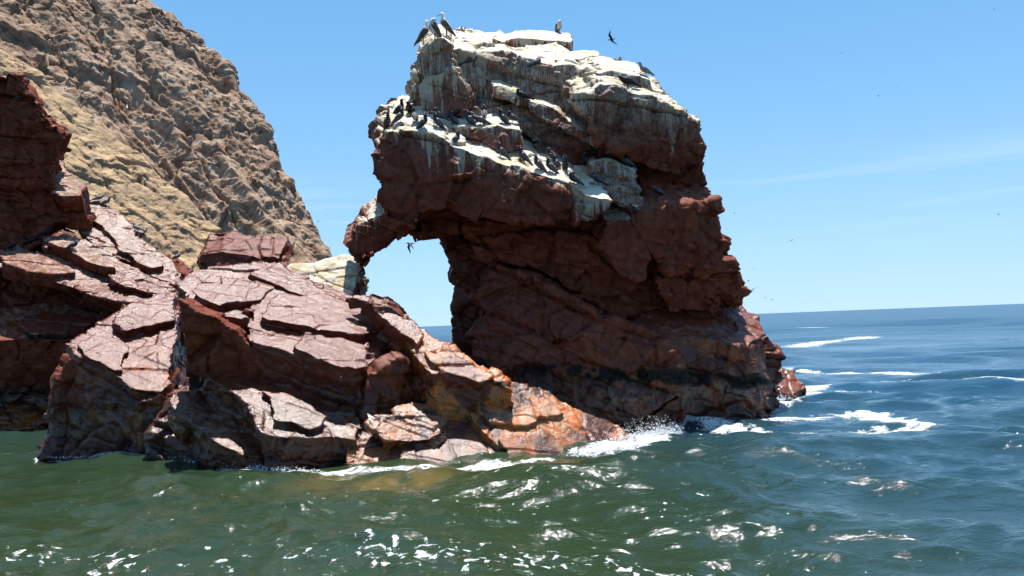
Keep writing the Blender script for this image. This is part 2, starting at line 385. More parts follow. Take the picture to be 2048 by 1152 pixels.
def surface(o, me, seed, mat, amp=0.14, crack=0.14, rough=0.07, scale=1.0, fr=None,
              guano=None, wet=(0.05, 0.85), algae=0.0, tide=True, mussel=1.0, smoothing=1, drip=0.8, veil=None, ribs=None, chip=1.0):
    global NTRI
    v = verts_of(me); n = norms_of(me)
    E = np.empty(len(me.edges) * 2, np.int32); me.edges.foreach_get('vertices', E); E = E.reshape(-1, 2)
    cnt = np.bincount(E.ravel(), minlength=len(v)).astype(np.float32)[:, None]
    def avg(x):
        s = np.zeros_like(x)
        for q in range(x.shape[1]):
            s[:, q] = np.bincount(E[:, 0], x[E[:, 1], q], len(x)) + np.bincount(E[:, 1], x[E[:, 0], q], len(x))
        return s / cnt
    for _ in range(smoothing):                       # weathered arrises
        v = 0.5 * v + 0.5 * avg(v)
    ns = n.copy()
    for _ in range(5): ns = avg(ns)
    ns /= np.linalg.norm(ns, axis=1, keepdims=True) + 1e-6
    lie = np.clip(1 - 0.58 * sstep(0.70, 0.92, ns @ BED[2]), 0, 1) if fr is None else 1.0      # bedding planes part smoothly
    d = strata(v, scale, amp, seed, crack, rough, fr or BED, chip=chip) * lie
    z0 = v[:, 2]
    if tide:                                         # mussels stand off the rock as lumps
        mb = 1.15 - 0.09 * (v[:, 0] - 1.0) + 0.35 * (fbm(v * 0.9, 2, 77) - 0.5)
        mus = np.exp(-((z0 - mb) / 0.17) ** 2) * sstep(0.93, 0.65, ns[:, 2]) * sstep(0.34, 0.50, fbm(v * 2.6 + 5, 4, 78, 0.65)) * sstep(0.34, 0.46, fbm(v * 0.5 + 9, 2, 76))
        mus = np.maximum(mus, 0.55 * sstep(0.42, 0.1, z0) * sstep(0.8, 0.4, ns[:, 2]) * sstep(0.45, 0.58, fbm(v * 3.1, 4, 79, 0.65)))
        mus = mus * mussel
        f1, f2, _h, _r = cellnoise(v / 0.075, 19)
        d += mus * (0.05 - 0.07 * f1)
    else: mus = np.zeros(len(v))
    if ribs:                                             # gullies and buttresses running down the slope
        uh = v[:, 0] * 0.86 + v[:, 1] * 0.5
        q_ = np.stack([uh * ribs[1] + v[:, 2] * ribs[1] * 0.35, v[:, 2] * ribs[1] * 0.22, uh * 0], 1)
        d += (1 - 2 * np.abs(fbm(q_, 4, seed + 60, 0.55) * 2 - 1)) * ribs[0]
    v = v + ns * d[:, None]
    me.vertices.foreach_set('co', v.astype(np.float32).ravel()); me.update()
    nf = norms_of(me)
    A = {}
    # guano: settles on what faces up, runs down below it
    if guano:
        zmin, zmax, gs = guano
        nn = 0.55 * ns[:, 2] + 0.45 * nf[:, 2]
        zz = v[:, 2] + 1.2 * (fbm(v * 0.7, 3, 41) - 0.5)
        g0 = sstep(0.50, 0.80, nn) * sstep(zmin, zmax, zz) * gs
        dz = v[E[:, 0], 2] - v[E[:, 1], 2]
        hi_ = np.where(dz > 0, E[:, 0], E[:, 1]); lo_ = np.where(dz > 0, E[:, 1], E[:, 0])
        ln = np.linalg.norm(v[E[:, 0]] - v[E[:, 1]], axis=1) + 1e-6
        slope = np.abs(dz) / ln
        od = np.argsort(slope); up = np.arange(len(v)); up[lo_[od]] = hi_[od]
        st = np.zeros(len(v)); st[lo_[od]] = np.abs(dz)[od]
        Q = np.stack([v[:, 0] * 19, v[:, 1] * 19, v[:, 2] * 0.35], 1)
        run = drip * (0.12 + 1.9 * np.clip(fbm(Q, 2, 43) - 0.34, 0, 1) * 2.2) * sstep(zmin - 0.3, zmax, zz)
        run = run * (0.25 + 1.5 * sstep(0.38, 0.66, fbm(v * np.array([1.3, 1.3, 0.3]), 3, 45)))
        kf = np.exp(-st / np.maximum(run, 0.02))
        g = g0.copy()
        for _ in range(70): g = np.maximum(g0, g[up] * kf)
        A['guano'] = np.clip(g0, 0, 1); A['run'] = np.clip(g, 0, 1)
    else: A['guano'] = np.zeros(len(v)); A['run'] = A['guano']
    wz = v[:, 2] + 0.5 * (fbm(v * 0.8, 3, 51) - 0.5)
    A['veil'] = veil[2] * sstep(veil[0], veil[1], v[:, 2] + 1.6 * (fbm(v * 0.8, 3, 47) - 0.5)) if veil else np.zeros(len(v))
    A['wet'] = np.clip(wet[0] + (wet[1] - wet[0]) * sstep(1.6, 0.5, wz), 0, 1)
    A['damp_shade'] = sstep(1.7, 0.7, wz) if tide else np.zeros(len(v))
    A['algae'] = algae * sstep(2.5, 1.2, wz) * sstep(0.0, 0.3, wz + 0.3)
    A['mussel'] = mus
    A['pale'] = 0.40 * np.exp(-((z0 - 0.62 - 0.3 * (fbm(v * 0.9, 2, 88) - 0.5)) / 0.22) ** 2) if tide else np.zeros(len(v))
    for kx, val in A.items():
        at = me.attributes.new(kx, 'FLOAT', 'POINT'); at.data.foreach_set('value', val.astype(np.float32))
    me.polygons.foreach_set('use_smooth', np.ones(len(me.polygons), bool))
    me.materials.clear(); me.materials.append(mat or RED)
    old = o.data; o.data = me; bpy.data.meshes.remove(old); NTRI += sum(len(p) - 2 for p in ()) + 2 * len(me.polygons)
# ------------------------------------------------------------------ the arch rock
def back(px, depth, rise=0.0):
    d = ray(px, 640); return (d[0] / d[1] * depth, depth, rise)
F = (0.08, -1, 0.06)
arch = empty('sea_arch', P(1200, 850, 18)); arch.location.z = 0
tag(arch, 'tall dark red rock arch with white guano cap standing in the sea', 'sea arch')
GU = (4.3, 5.6, 0.95)
rock_part('lintel', [prism((1000, 380, 15.55), (0.10, -1, 0.04),
    [(750, 290), (772, 262), (812, 262), (875, 270), (919, 292), (973, 312), (1064, 338), (1137, 364), (1174, 388), (1225, 402), (1217, 425),
     (1192, 443), (1064, 444), (933, 438), (872, 420), (828, 443), (802, 462), (762, 428), (748, 345)], EB * 2.0)], arch, 11, veil=(4.6, 7.0, 0.55), guano=(3.3, 4.3, 1.0), label='red lintel over the opening with a sloping bird ledge')
rock_part('core', [prism((1150, 400, 17.9), (0.1, -1, 0.0), [(1000, 200), (1200, 200), (1370, 260), (1400, 330), (1440, 440), (1450, 520), (1470, 545), (1474, 640), (1500, 680), (1530, 720), (1520, 830), (1100, 830), (1020, 740), (1000, 560), (960, 450), (860, 400), (800, 300), (860, 260)], (0.1, 1.6, 0.5))], arch, 10, voxel=0.12)
rock_part('ledge_step', [prism((930, 285, 16.15), (0.05, -1, 0.1), [(812, 240), (870, 242), (1000, 252), (1044, 262), (1050, 300), (990, 305), (915, 296), (830, 268)], EB * 1.2)],
    arch, 12, voxel=0.065, veil=(5.0, 6.5, 0.35), amp=0.07, guano=(4.0, 5.0, 1.0), label='beige rock step crowded with terns')
rock_part('arch_roof', [prism((880, 440, 16.6), (0, -1, 0), [(755, 425), (830, 395), (940, 400), (1010, 450), (940, 464), (882, 467), (805, 470), (780, 460)], (-0.15, 2.2, 0.28))], arch, 13)
rock_part('upper_block', [prism((1050, 230, 17.2), (0.12, -1, 0.16),
    [(826, 168), (822, 232), (933, 242), (1046, 266), (1083, 306), (1137, 336), (1177, 330), (1269, 345), (1300, 430), (1422, 400), (1408, 325), (1408, 290),
     (1396, 250), (1366, 222), (1304, 200), (1215, 164), (1140, 128), (1047, 117), (1012, 106), (917, 100), (878, 96), (850, 145)], EB * 2.3, 0.93)],
    arch, 14, veil=(5.2, 6.6, 0.85), amp=0.2, guano=GU, drip=1.1, label='upper rock mass streaked white with guano')
rock_part('cap_slab', [prism((1050, 84, 18.6), (0.16, -0.52, 0.83), [(1005, 84), (985, 76), (1030, 62), (1090, 62), (1138, 66), (1146, 78), (1142, 84), (1090, 80), (1035, 76)], (0, 0.1, -0.5)),
    prism((1120, 118, 17.9), (0.2, -0.52, 0.83), [(1110, 122), (1130, 104), (1192, 102), (1200, 112), (1180, 112), (1165, 118)], (0, 0.1, -0.35))],
    arch, 15, voxel=0.065, amp=0.03, crack=0.03, rough=0.05, guano=(3, 4, 1.2), tide=False, label='thin white slabs on top of the cap')
rock_part('nose', [prism((860, 120, 16.55), (-0.2, -1, -0.2), [(832, 109), (850, 95), (884, 78), (905, 96), (902, 150), (862, 172), (850, 150), (840, 130)], EB * 1.5, 0.9)], arch, 16, voxel=0.065, veil=(5, 6, 0.7), guano=GU, amp=0.06)
rock_part('shoulder_block', [prism((880, 190, 16.5), (-0.15, -1, -0.1), [(824, 205), (824, 174), (852, 152), (905, 135), (938, 195), (932, 234), (870, 236), (838, 228)], (0.1, 1.3, 0.4), 0.9)], arch, 17, voxel=0.065, veil=(5.5, 8.5, 0.7), guano=GU, amp=0.06)
rock_part('brow_block', [prism((1300, 260, 16.75), (0.28, -1, -0.10), [(1196, 283), (1150, 200), (1200, 168), (1300, 192), (1366, 220), (1398, 250), (1411, 288), (1406, 325),
    (1350, 345), (1283, 330), (1247, 306)], EB * 2.4, 0.95)], arch, 18, veil=(5.6, 7.2, 0.9), guano=GU, drip=1.0, label='overhanging brow with white streaks')
rock_part('top_step', [prism((1260, 165, 17.1), (0.2, -1, 0.1), [(1195, 150), (1225, 140), (1300, 160), (1309, 186), (1250, 180)], EB * 1.2)], arch, 19, voxel=0.065, veil=(5, 6, 0.8), guano=GU, amp=0.05)
rock_part('ledge_boulder', [prism((1225, 370, 16.6), (0.1, -1, 0.25), [(1177, 322), (1210, 318), (1269, 338), (1282, 418), (1239, 412), (1177, 356)], (0, 1.4, 0.5), 0.85)], arch, 20, voxel=0.065, veil=(3.8, 5.2, 0.7), guano=(3.2, 4.6, 0.75), drip=1.4, amp=0.06, label='pale boulder streaked with guano')
rock_part('ramp', [prism((1130, 245, 16.85), (0.1, -1, 0.2), [(1060, 206), (1082, 208), (1140, 243), (1200, 283), (1250, 310), (1248, 322), (1194, 298), (1136, 266), (1064, 224)], EB * 0.9)], arch, 21, voxel=0.065, veil=(5, 7, 0.5), guano=GU, amp=0.05)
rock_part('ramp', [prism((1030, 190, 16.9), (0.1, -1, 0.2), [(985, 172), (1000, 170), (1040, 186), (1060, 204), (1052, 212), (1020, 198), (984, 196)], EB * 0.8)], arch, 22, voxel=0.065, guano=GU, amp=0.05)
rock_part('pier', [prism((1150, 500, 16.85), (0.15, -1, -0.04), [(930, 430), (1064, 436), (1217, 410), (1300, 395), (1422, 385), (1448, 480), (1455, 515), (1478, 535), (1488, 575),
    (1484, 603), (1440, 592), (1425, 632), (1330, 628), (1242, 624), (1150, 582), (1089, 550), (1000, 522), (950, 515)], (0.1, 3.4, 0.45), 0.96)], arch, 23, veil=(4.2, 6.2, 0.3), amp=0.22, guano=(4.2, 5.6, 0.6), label='red fractured pier of the arch')
rock_part('inner_wall', [prism((960, 560, 17.6), (-0.35, -1, 0.0), [(880, 440), (1000, 430), (1100, 560), (1110, 760), (1050, 790), (926, 720), (914, 645), (917, 596), (925, 569), (906, 550), (900, 512), (882, 466)],
    (0.05, 2.2, 0.1))], arch, 24, amp=0.2, wet=(0.5, 0.9))
rock_part('knob', [prism((1250, 500, 16.25), (0.15, -1, 0.12), [(1212, 446), (1262, 440), (1284, 470), (1298, 520), (1288, 566), (1262, 560), (1215, 520), (1198, 488)], EB * 1.3, 0.95)], arch, 25, voxel=0.065, amp=0.07, guano=(2.9, 4.4, 0.55), drip=0.2, label='jutting angular block with a pale top')
rock_part('side_block', [prism((1370, 470, 16.6), (0.3, -1, 0.0), [(1262, 432), (1330, 402), (1424, 398), (1446, 470), (1450, 512), (1400, 556), (1330, 540), (1290, 480)], EB * 1.4, 0.9)], arch, 26, veil=(4, 6, 0.3), amp=0.17, guano=(3.8, 5.2, 0.35))
rock_part('side_block', [prism((1390, 575, 16.9), (0.3, -1, -0.2), [(1310, 540), (1400, 525), (1460, 520), (1482, 545), (1487, 580), (1478, 604), (1440, 592), (1422, 626), (1340, 622)], (0, 1.8, 0.7), 0.9)], arch, 27, amp=0.17)
rock_part('plinth', [prism((1200, 720, 16.15), (-0.12, -1, 0.16), [(948, 600), (1000, 530), (1089, 560), (1150, 592), (1261, 646), (1330, 678), (1380, 770), (1378, 800), (1366, 842), (1272, 862), (1200, 880),
    (1100, 880), (1000, 800), (950, 720)], (0.35, 3.4, 0.3), 0.97)], arch, 28, amp=0.19, wet=(0.35, 0.8), algae=0.18, label='lower red wall with a dark mussel band')
rock_part('plinth_shelf', [prism((1387, 668, 16.6), NB, [(1255, 642), (1345, 617), (1425, 628), (1484, 609), (1509, 641), (1530, 668), (1500, 690), (1479, 694), (1387, 672), (1334, 676)], (0.1, 0.35, -2.9), 1.05)],
    arch, 29, amp=0.09, wet=(0.75, 0.95), algae=0.4, label='sunlit pink rock shelf')
rock_part('plinth_toe', [prism((1391, 770, 16.9), (0.5, -0.8, 0.18), [(1330, 690), (1400, 690), (1480, 700), (1535, 672), (1566, 715), (1562, 745), (1564, 812), (1509, 820), (1479, 832), (1395, 832), (1366, 850), (1372, 790)], (-0.3, 2.6, 0.1), 0.95)],
    arch, 30, amp=0.18, wet=(0.4, 0.8), algae=0.18)
rock_part('strut', [prism((750, 480, 16.4), (-0.1, -1, 0.1), [(770, 425), (737, 438), (717, 449), (700, 478), (684, 490), (698, 508), (724, 536), (748, 512), (803, 475), (840, 440)], EB * 0.8)], arch, 31, voxel=0.07, amp=0.06, guano=(2.9, 4.2, 0.7), label='thin slanting strut at the foot of the arch')
rock_part('white_foot', [prism((650, 560, 16.7), (0.1, -0.75, 0.66), [(566, 540), (582, 526), (640, 520), (688, 506), (728, 524), (724, 540), (713, 558), (706, 592), (690, 620), (600, 600)], (0, 0.9, -1.6))], arch, 32, amp=0.05, rough=0.09, guano=(1, 2, 1.3), drip=3, label='bright white foot of the strut')  # sun glare on this foot put into its colour as white guano

islet = rock_part('sea_rock', [prism((1585, 765, 21.0), (0.2, -0.6, 0.8), [(1556, 738), (1580, 740), (1606, 764), (1614, 776), (1590, 786), (1556, 790)], (0, 0.8, -0.9), 1.2)], None, 33, amp=0.08, algae=0.3, wet=(0.7, 0.95), tide=False)
tag(islet, 'small wet red rock awash in white water beside the arch', 'rock')

# ------------------------------------------------------------------ the ridge in front
ridge = empty('rock_ridge', P(600, 900, 15)); ridge.location.z = 0
tag(ridge, 'low ridge of wet tilted red slabs running down to the water', 'rock ridge')
WT = (0.75, 0.98)
rock_part('slab', [prism((217, 739, 15.0), NB, [(134, 690), (226, 631), (278, 600), (358, 577), (350, 657), (340, 700), (345, 761), (321, 787), (260, 774), (217, 739), (150, 708)], (0.1, 0.3, -2.2))],
    ridge, 41, mussel=0.15, wet=WT, amp=0.12, crack=0.10, chip=0.35, algae=0.3)
rock_part('slab_face', [prism((217, 830, 15.1), (-0.15, -1, 0.06), [(150, 715), (128, 745), (104, 850), (78, 914), (200, 930), (400, 930), (400, 800), (320, 785), (230, 750)], back(200, 3))], ridge, 42, mussel=0.15, wet=(0.2, 0.9), algae=0.08)
rock_part('slab', [prism((581, 705, 13.9), NB, [(503, 684), (581, 706), (651, 727), (713, 742), (738, 734), (765, 695), (797, 652), (740, 606), (640, 575), (560, 560), (500, 610)], (0.1, 0.3, -1.0))],
    ridge, 43, mussel=0.15, wet=WT, amp=0.12, crack=0.10, chip=0.35)
rock_part('slab', [prism((373, 609, 14.6), NB, [(355, 566), (375, 610), (440, 632), (512, 640), (520, 672), (610, 640), (700, 600), (604, 546), (560, 526), (450, 530), (390, 540)], (0.1, 0.3, -1.1))],
    ridge, 44, mussel=0.15, wet=WT, amp=0.12, crack=0.10, chip=0.35)
rock_part('crest_block', [prism((470, 530, 16.6), (0.05, -1, 0.25), [(384, 526), (400, 506), (440, 503), (470, 506), (520, 508), (560, 514), (574, 545), (530, 562), (480, 548), (400, 550)], EB * 0.8)], ridge, 45, mussel=0.15, wet=(0.4, 0.6), amp=0.09)
rock_part('slab_face', [prism((581, 760, 14.15), (0.12, -1, -0.30), [(362, 600), (440, 640), (503, 695), (600, 720), (715, 748), (734, 748), (726, 842), (690, 860), (560, 820), (440, 770), (372, 740)], back(560, 2.6, 0.2))], ridge, 46, mussel=0.15, amp=0.08, wet=(0.1, 0.9))
rock_part('slab_face', [prism((745, 760, 13.9), (0.55, -0.85, -0.1), [(735, 755), (768, 730), (798, 712), (822, 722), (850, 750), (856, 768), (840, 800), (790, 860), (722, 860)], (-0.1, 1.4, 0.3))], ridge, 47, mussel=0.15, amp=0.14, wet=(0.4, 0.9), algae=0.1)
rock_part('slab', [prism((510, 830, 13.25), NB, [(398, 741), (420, 716), (500, 724), (620, 768), (720, 835), (712, 880), (616, 876), (521, 864), (512, 832), (482, 794), (434, 772)], (0.1, 0.4, -1.5))],
    ridge, 48, wet=(0.9, 1), amp=0.12, algae=0.12, chip=0.6)
rock_part('slab', [prism((420, 850, 13.6), NB, [(340, 800), (356, 780), (430, 800), (520, 868), (620, 885), (640, 915), (520, 915), (440, 890), (390, 850)], (0.1, 0.4, -1.5))],
    ridge, 49, wet=(0.8, 1), amp=0.09, algae=0.15)
rock_part('ridge_base', [prism((500, 900, 14.2), (0.0, -1, 0.35), [(330, 800), (480, 800), (560, 850), (740, 850), (800, 880), (800, 940), (300, 940)], (0.0, 2.2, 0.0))], ridge, 50, wet=(0.8, 1), amp=0.12, algae=0.1)
rock_part('ridge_base', [prism((860, 840, 14.5), (0.1, -1, 0.2), [(740, 770), (850, 765), (980, 790), (1010, 860), (1000, 930), (740, 930)], (0, 1.2, 0.1))], ridge, 58, wet=(0.8, 1), algae=0.1)
rock_part('slab', [prism((860, 747, 13.8), (0.24, -0.62, 0.75), [(690, 590), (743, 594), (776, 603), (816, 638), (860, 664), (907, 696), (959, 729), (1010, 762), (1022, 776), (949, 768), (860, 748), (816, 696), (795, 652), (735, 606)], (0.1, 0.25, -0.9))],
    ridge, 51, chip=0.7, wet=(0.85, 1), amp=0.07, algae=1.25, label='long wet slab with orange algae')
rock_part('crest_block', [prism((765, 620, 14.6), (0.2, -1, 0.3), [(735, 606), (776, 610), (800, 626), (818, 648), (790, 650), (750, 626)], EB * 0.3)], ridge, 52, amp=0.05, wet=(0.6, 0.8))
rock_part('slab', [prism((1029, 915, 13.4), (0.30, -0.60, 0.74), [(850, 785), (949, 771), (1010, 764), (1076, 773), (1179, 823), (1236, 848), (1290, 890), (1260, 925), (1180, 930), (1029, 935), (935, 818), (880, 814)], (0.1, 0.4, -1.2))],
    ridge, 53, chip=0.7, wet=(0.9, 1), amp=0.05, algae=1.3, label='orange algae slab sloping into the surf')
rock_part('slab', [prism((935, 915, 13.3), (0.12, -0.58, 0.80), [(868, 818), (935, 814), (985, 860), (1036, 925), (1000, 936), (800, 936), (806, 880), (850, 862)], (0.1, 0.5, -1.0))],
    ridge, 54, chip=0.7, wet=(1, 1), amp=0.05, algae=0.3, label='smooth wet pale slab at the waterline')
rock_part('boulder', [prism((830, 860, 13.5), (0.2, -0.6, 0.77), [(740, 850), (782, 828), (815, 812), (860, 806), (892, 816), (880, 866), (830, 884), (770, 880)], (0, 0.6, -0.9), rag=0.17)], ridge, 55, wet=(0.95, 1), amp=0.10, algae=0.6)
rock_part('boulder', [prism((745, 905, 13.3), (0.1, -0.6, 0.78), [(690, 895), (722, 872), (770, 858), (812, 880), (820, 925), (740, 932), (690, 930)], (0, 0.6, -0.6), rag=0.16)], ridge, 56, wet=(0.95, 1), amp=0.09, algae=0.6)

# plates lying on the slabs: bedding that has partly broken away
def plate(parent, seed, anchor, poly, lift, n=NB, **kw):
    return rock_part('plate', [prism(anchor, n, poly, -np.array(n) * (lift + 0.25), lift=lift, rag=0.13)], parent, seed, amp=kw.pop('amp', 0.07), crack=0.09, chip=0.45, **kw)
WP = dict(wet=WT, mussel=0.1)
plate(ridge, 141, (217, 739, 15.0), [(222, 640), (280, 604), (352, 582), (349, 640), (300, 652), (250, 662)], 0.13, **WP)
plate(ridge, 142, (217, 739, 15.0), [(150, 690), (215, 660), (262, 690), (250, 740), (215, 735), (165, 708)], 0.10, **WP)
plate(ridge, 143, (581, 705, 13.9), [(520, 632), (560, 590), (650, 590), (740, 622), (760, 662), (700, 668), (600, 650)], 0.14, **WP)
plate(ridge, 144, (581, 705, 13.9), [(580, 690), (640, 668), (735, 690), (738, 730), (712, 738), (650, 722)], 0.12, **WP)
plate(ridge, 145, (373, 609, 14.6), [(380, 580), (420, 552), (500, 548), (560, 575), (520, 600), (440, 612)], 0.13, **WP)
plate(ridge, 146, (373, 609, 14.6), [(500, 545), (560, 532), (620, 556), (690, 598), (640, 600), (560, 572)], 0.17, **WP)
plate(ridge, 147, (860, 747, 13.8), [(735, 606), (790, 625), (850, 668), (835, 690), (790, 655)], 0.10, n=np.array([0.24, -0.62, 0.75]) / 1.002, wet=(0.85, 1), algae=0.9)
plate(ridge, 148, (860, 747, 13.8), [(850, 705), (905, 705), (985, 752), (960, 766), (880, 740)], 0.08, n=np.array([0.24, -0.62, 0.75]) / 1.002, wet=(0.9, 1), algae=1.4)
plate(ridge, 149, (1029, 915, 13.4), [(940, 800), (1010, 780), (1070, 785), (1130, 825), (1060, 850), (980, 845)], 0.09, n=np.array([0.30, -0.60, 0.74]), wet=(0.95, 1), algae=1.5, amp=0.04)
plate(ridge, 150, (1029, 915, 13.4), [(1000, 880), (1080, 862), (1170, 868), (1180, 905), (1080, 920), (1020, 915)], 0.07, n=np.array([0.30, -0.60, 0.74]), wet=(0.95, 1), algae=0.6, amp=0.04)
plate(ridge, 151, (510, 830, 13.25), [(520, 780), (600, 790), (660, 830), (620, 860), (545, 838)], 0.12, wet=(0.9, 1), algae=0.1)

# ------------------------------------------------------------------ layered rocks at the foot of the cliff
layers = empty('layered_outcrop', P(150, 845, 21)); layers.location.z = 0
tag(layers, 'layered outcrop of pale streaked slabs and dark hollows below the tan cliff', 'rock outcrop')
GL = (2.0, 4.2, 0.45)
rock_part('buttress', [prism((60, 350, 21.0), (0.25, -1, -0.12), [(-160, 40), (0, 142), (54, 170), (90, 226), (117, 253), (119, 307), (107, 343), (112, 392), (140, 425), (90, 458), (20, 500), (-160, 520)], back(40, 3, 0.3), rag=0.2)],
    layers, 61, mussel=0.3, voxel=0.10, amp=0.28, label='dark shadowed buttress')
rock_part('slab', [prism((140, 385, 21.3), NB, [(108, 345), (114, 318), (172, 374), (160, 392), (112, 392)], (0, 0.6, -0.8))], layers, 62, mussel=0.3, voxel=0.10, guano=(2, 4, 0.5), amp=0.07)
rock_part('slab', [prism((300, 548, 20.8), NB, [(150, 400), (171, 386), (199, 402), (271, 456), (343, 519), (364, 548), (352, 572), (300, 550), (230, 512), (165, 470), (140, 430)], (0, 0.5, -0.45))], layers, 63, mussel=0.3, voxel=0.10, guano=GL, wet=(0.7, 0.9), drip=0.4, amp=0.08)
rock_part('slab', [prism((217, 545, 20.3), NB, [(86, 478), (130, 466), (165, 478), (230, 516), (300, 553), (345, 577), (330, 594), (252, 574), (217, 548), (150, 505), (92, 496)], (0, 0.5, -0.5))], layers, 64, mussel=0.3, voxel=0.10, guano=GL, wet=(0.7, 0.9), drip=0.4, amp=0.09)
rock_part('slab', [prism((105, 545, 20.0), NB, [(-80, 500), (30, 497), (108, 510), (170, 540), (240, 572), (330, 597), (280, 607), (230, 602), (105, 560), (0, 534), (-80, 530)], (0, 0.9, -0.35))], layers, 65, mussel=0.3, voxel=0.10, guano=GL, wet=(0.7, 0.9), drip=0.4, amp=0.09)
rock_part('slab', [prism((100, 680, 19.6), NB, [(-120, 618), (0, 614), (100, 606), (217, 632), (300, 640), (250, 670), (148, 681), (0, 681), (-120, 685)], (0, 0.4, -1.2))], layers, 66, mussel=0.3, voxel=0.10, guano=(1.5, 2.6, 0.4), amp=0.10)
rock_part('outcrop_base', [prism((100, 600, 21.6), (0.05, -1, 0.0), [(-160, 480), (120, 500), (300, 545), (400, 560), (420, 720), (300, 880), (-160, 880)], back(100, 4, 1.0))], layers, 67, mussel=0.3, voxel=0.10, amp=0.18)
rock_part('outcrop_base', [prism((60, 760, 20.4), (0.1, -1, 0.05), [(-120, 690), (0, 686), (135, 690), (200, 720), (200, 840), (100, 835), (-120, 835)], back(60, 2, 0.4))], layers, 68, mussel=0.3, voxel=0.10, amp=0.12, wet=(0.5, 0.9))
rock_part('boulder', [prism((60, 840, 19.8), (0.1, -0.55, 0.8), [(-100, 800), (40, 796), (140, 800), (130, 835), (60, 856), (-100, 862)], (0, 0.5, -0.9))], layers, 69, mussel=0.3, voxel=0.10, amp=0.12, wet=(0.9, 1), algae=0.5)

plate(layers, 161, (300, 548, 20.8), [(175, 420), (215, 425), (280, 480), (330, 530), (300, 535), (235, 495)], 0.14, guano=GL, wet=(0.7, 0.9), drip=0.3)
plate(layers, 162, (217, 545, 20.3), [(100, 486), (150, 482), (200, 510), (230, 535), (190, 528), (140, 498)], 0.14, guano=(1.5, 3.0, 0.5), drip=0.6)
plate(layers, 163, (105, 545, 20.0), [(0, 512), (60, 508), (110, 520), (150, 545), (100, 548), (20, 530)], 0.12, guano=(1.5, 3.0, 0.45), drip=0.6)
plate(layers, 164, (100, 680, 19.6), [(10, 640), (100, 622), (190, 640), (150, 664), (60, 668)], 0.14, wet=(0.6, 0.9))

# ------------------------------------------------------------------ the spur and the cliff behind
spur = rock_part('rock_spur', [prism((300, 450, 34), (0.42, -0.60, 0.68), [(-160, 20), (0, 108), (59, 144), (117, 190), (203, 257), (293, 325), (343, 375), (406, 433), (465, 501), (520, 570), (420, 640), (200, 640), (-160, 480)], (-1, 6, -3))],
    None, 71, voxel=0.22, scale=1.5, amp=0.20, crack=0.14, rough=0.35, mat=SPUR, chip=0.35, ribs=(0.25, 0.35), guano=(1, 3, 0.55), tide=False, drip=0.6, wet=(0, 0), fr=frame((0.62, -0.1, 0.75)))
tag(spur, 'tan sunlit spur of crusted rock sloping in front of the high cliff', 'rock spur')
cliff = rock_part('cliff', [prism((500, 450, 58), (0.40, -0.68, 0.60), [(-420, -420), (60, -190), (180, -60), (257, 0), (316, 36), (361, 59), (415, 108), (452, 160), (478, 199), (501, 221), (519, 280), (546, 343), (582, 397), (618, 456),
    (632, 510), (640, 620), (600, 720), (100, 760), (-420, 700)], (-4, 22, -6))],
    None, 72, voxel=0.44, scale=2.2, amp=0.6, crack=0.5, rough=0.5, mat=CLIFF, chip=0.7, ribs=(1.5, 0.16), guano=(1, 4, 0.35), tide=False, drip=1.6, wet=(0, 0), fr=frame((0.66, -0.25, 0.62)))
tag(cliff, 'high tan cliff of fractured rock rising behind the outcrop', 'cliff')

finish_rocks()
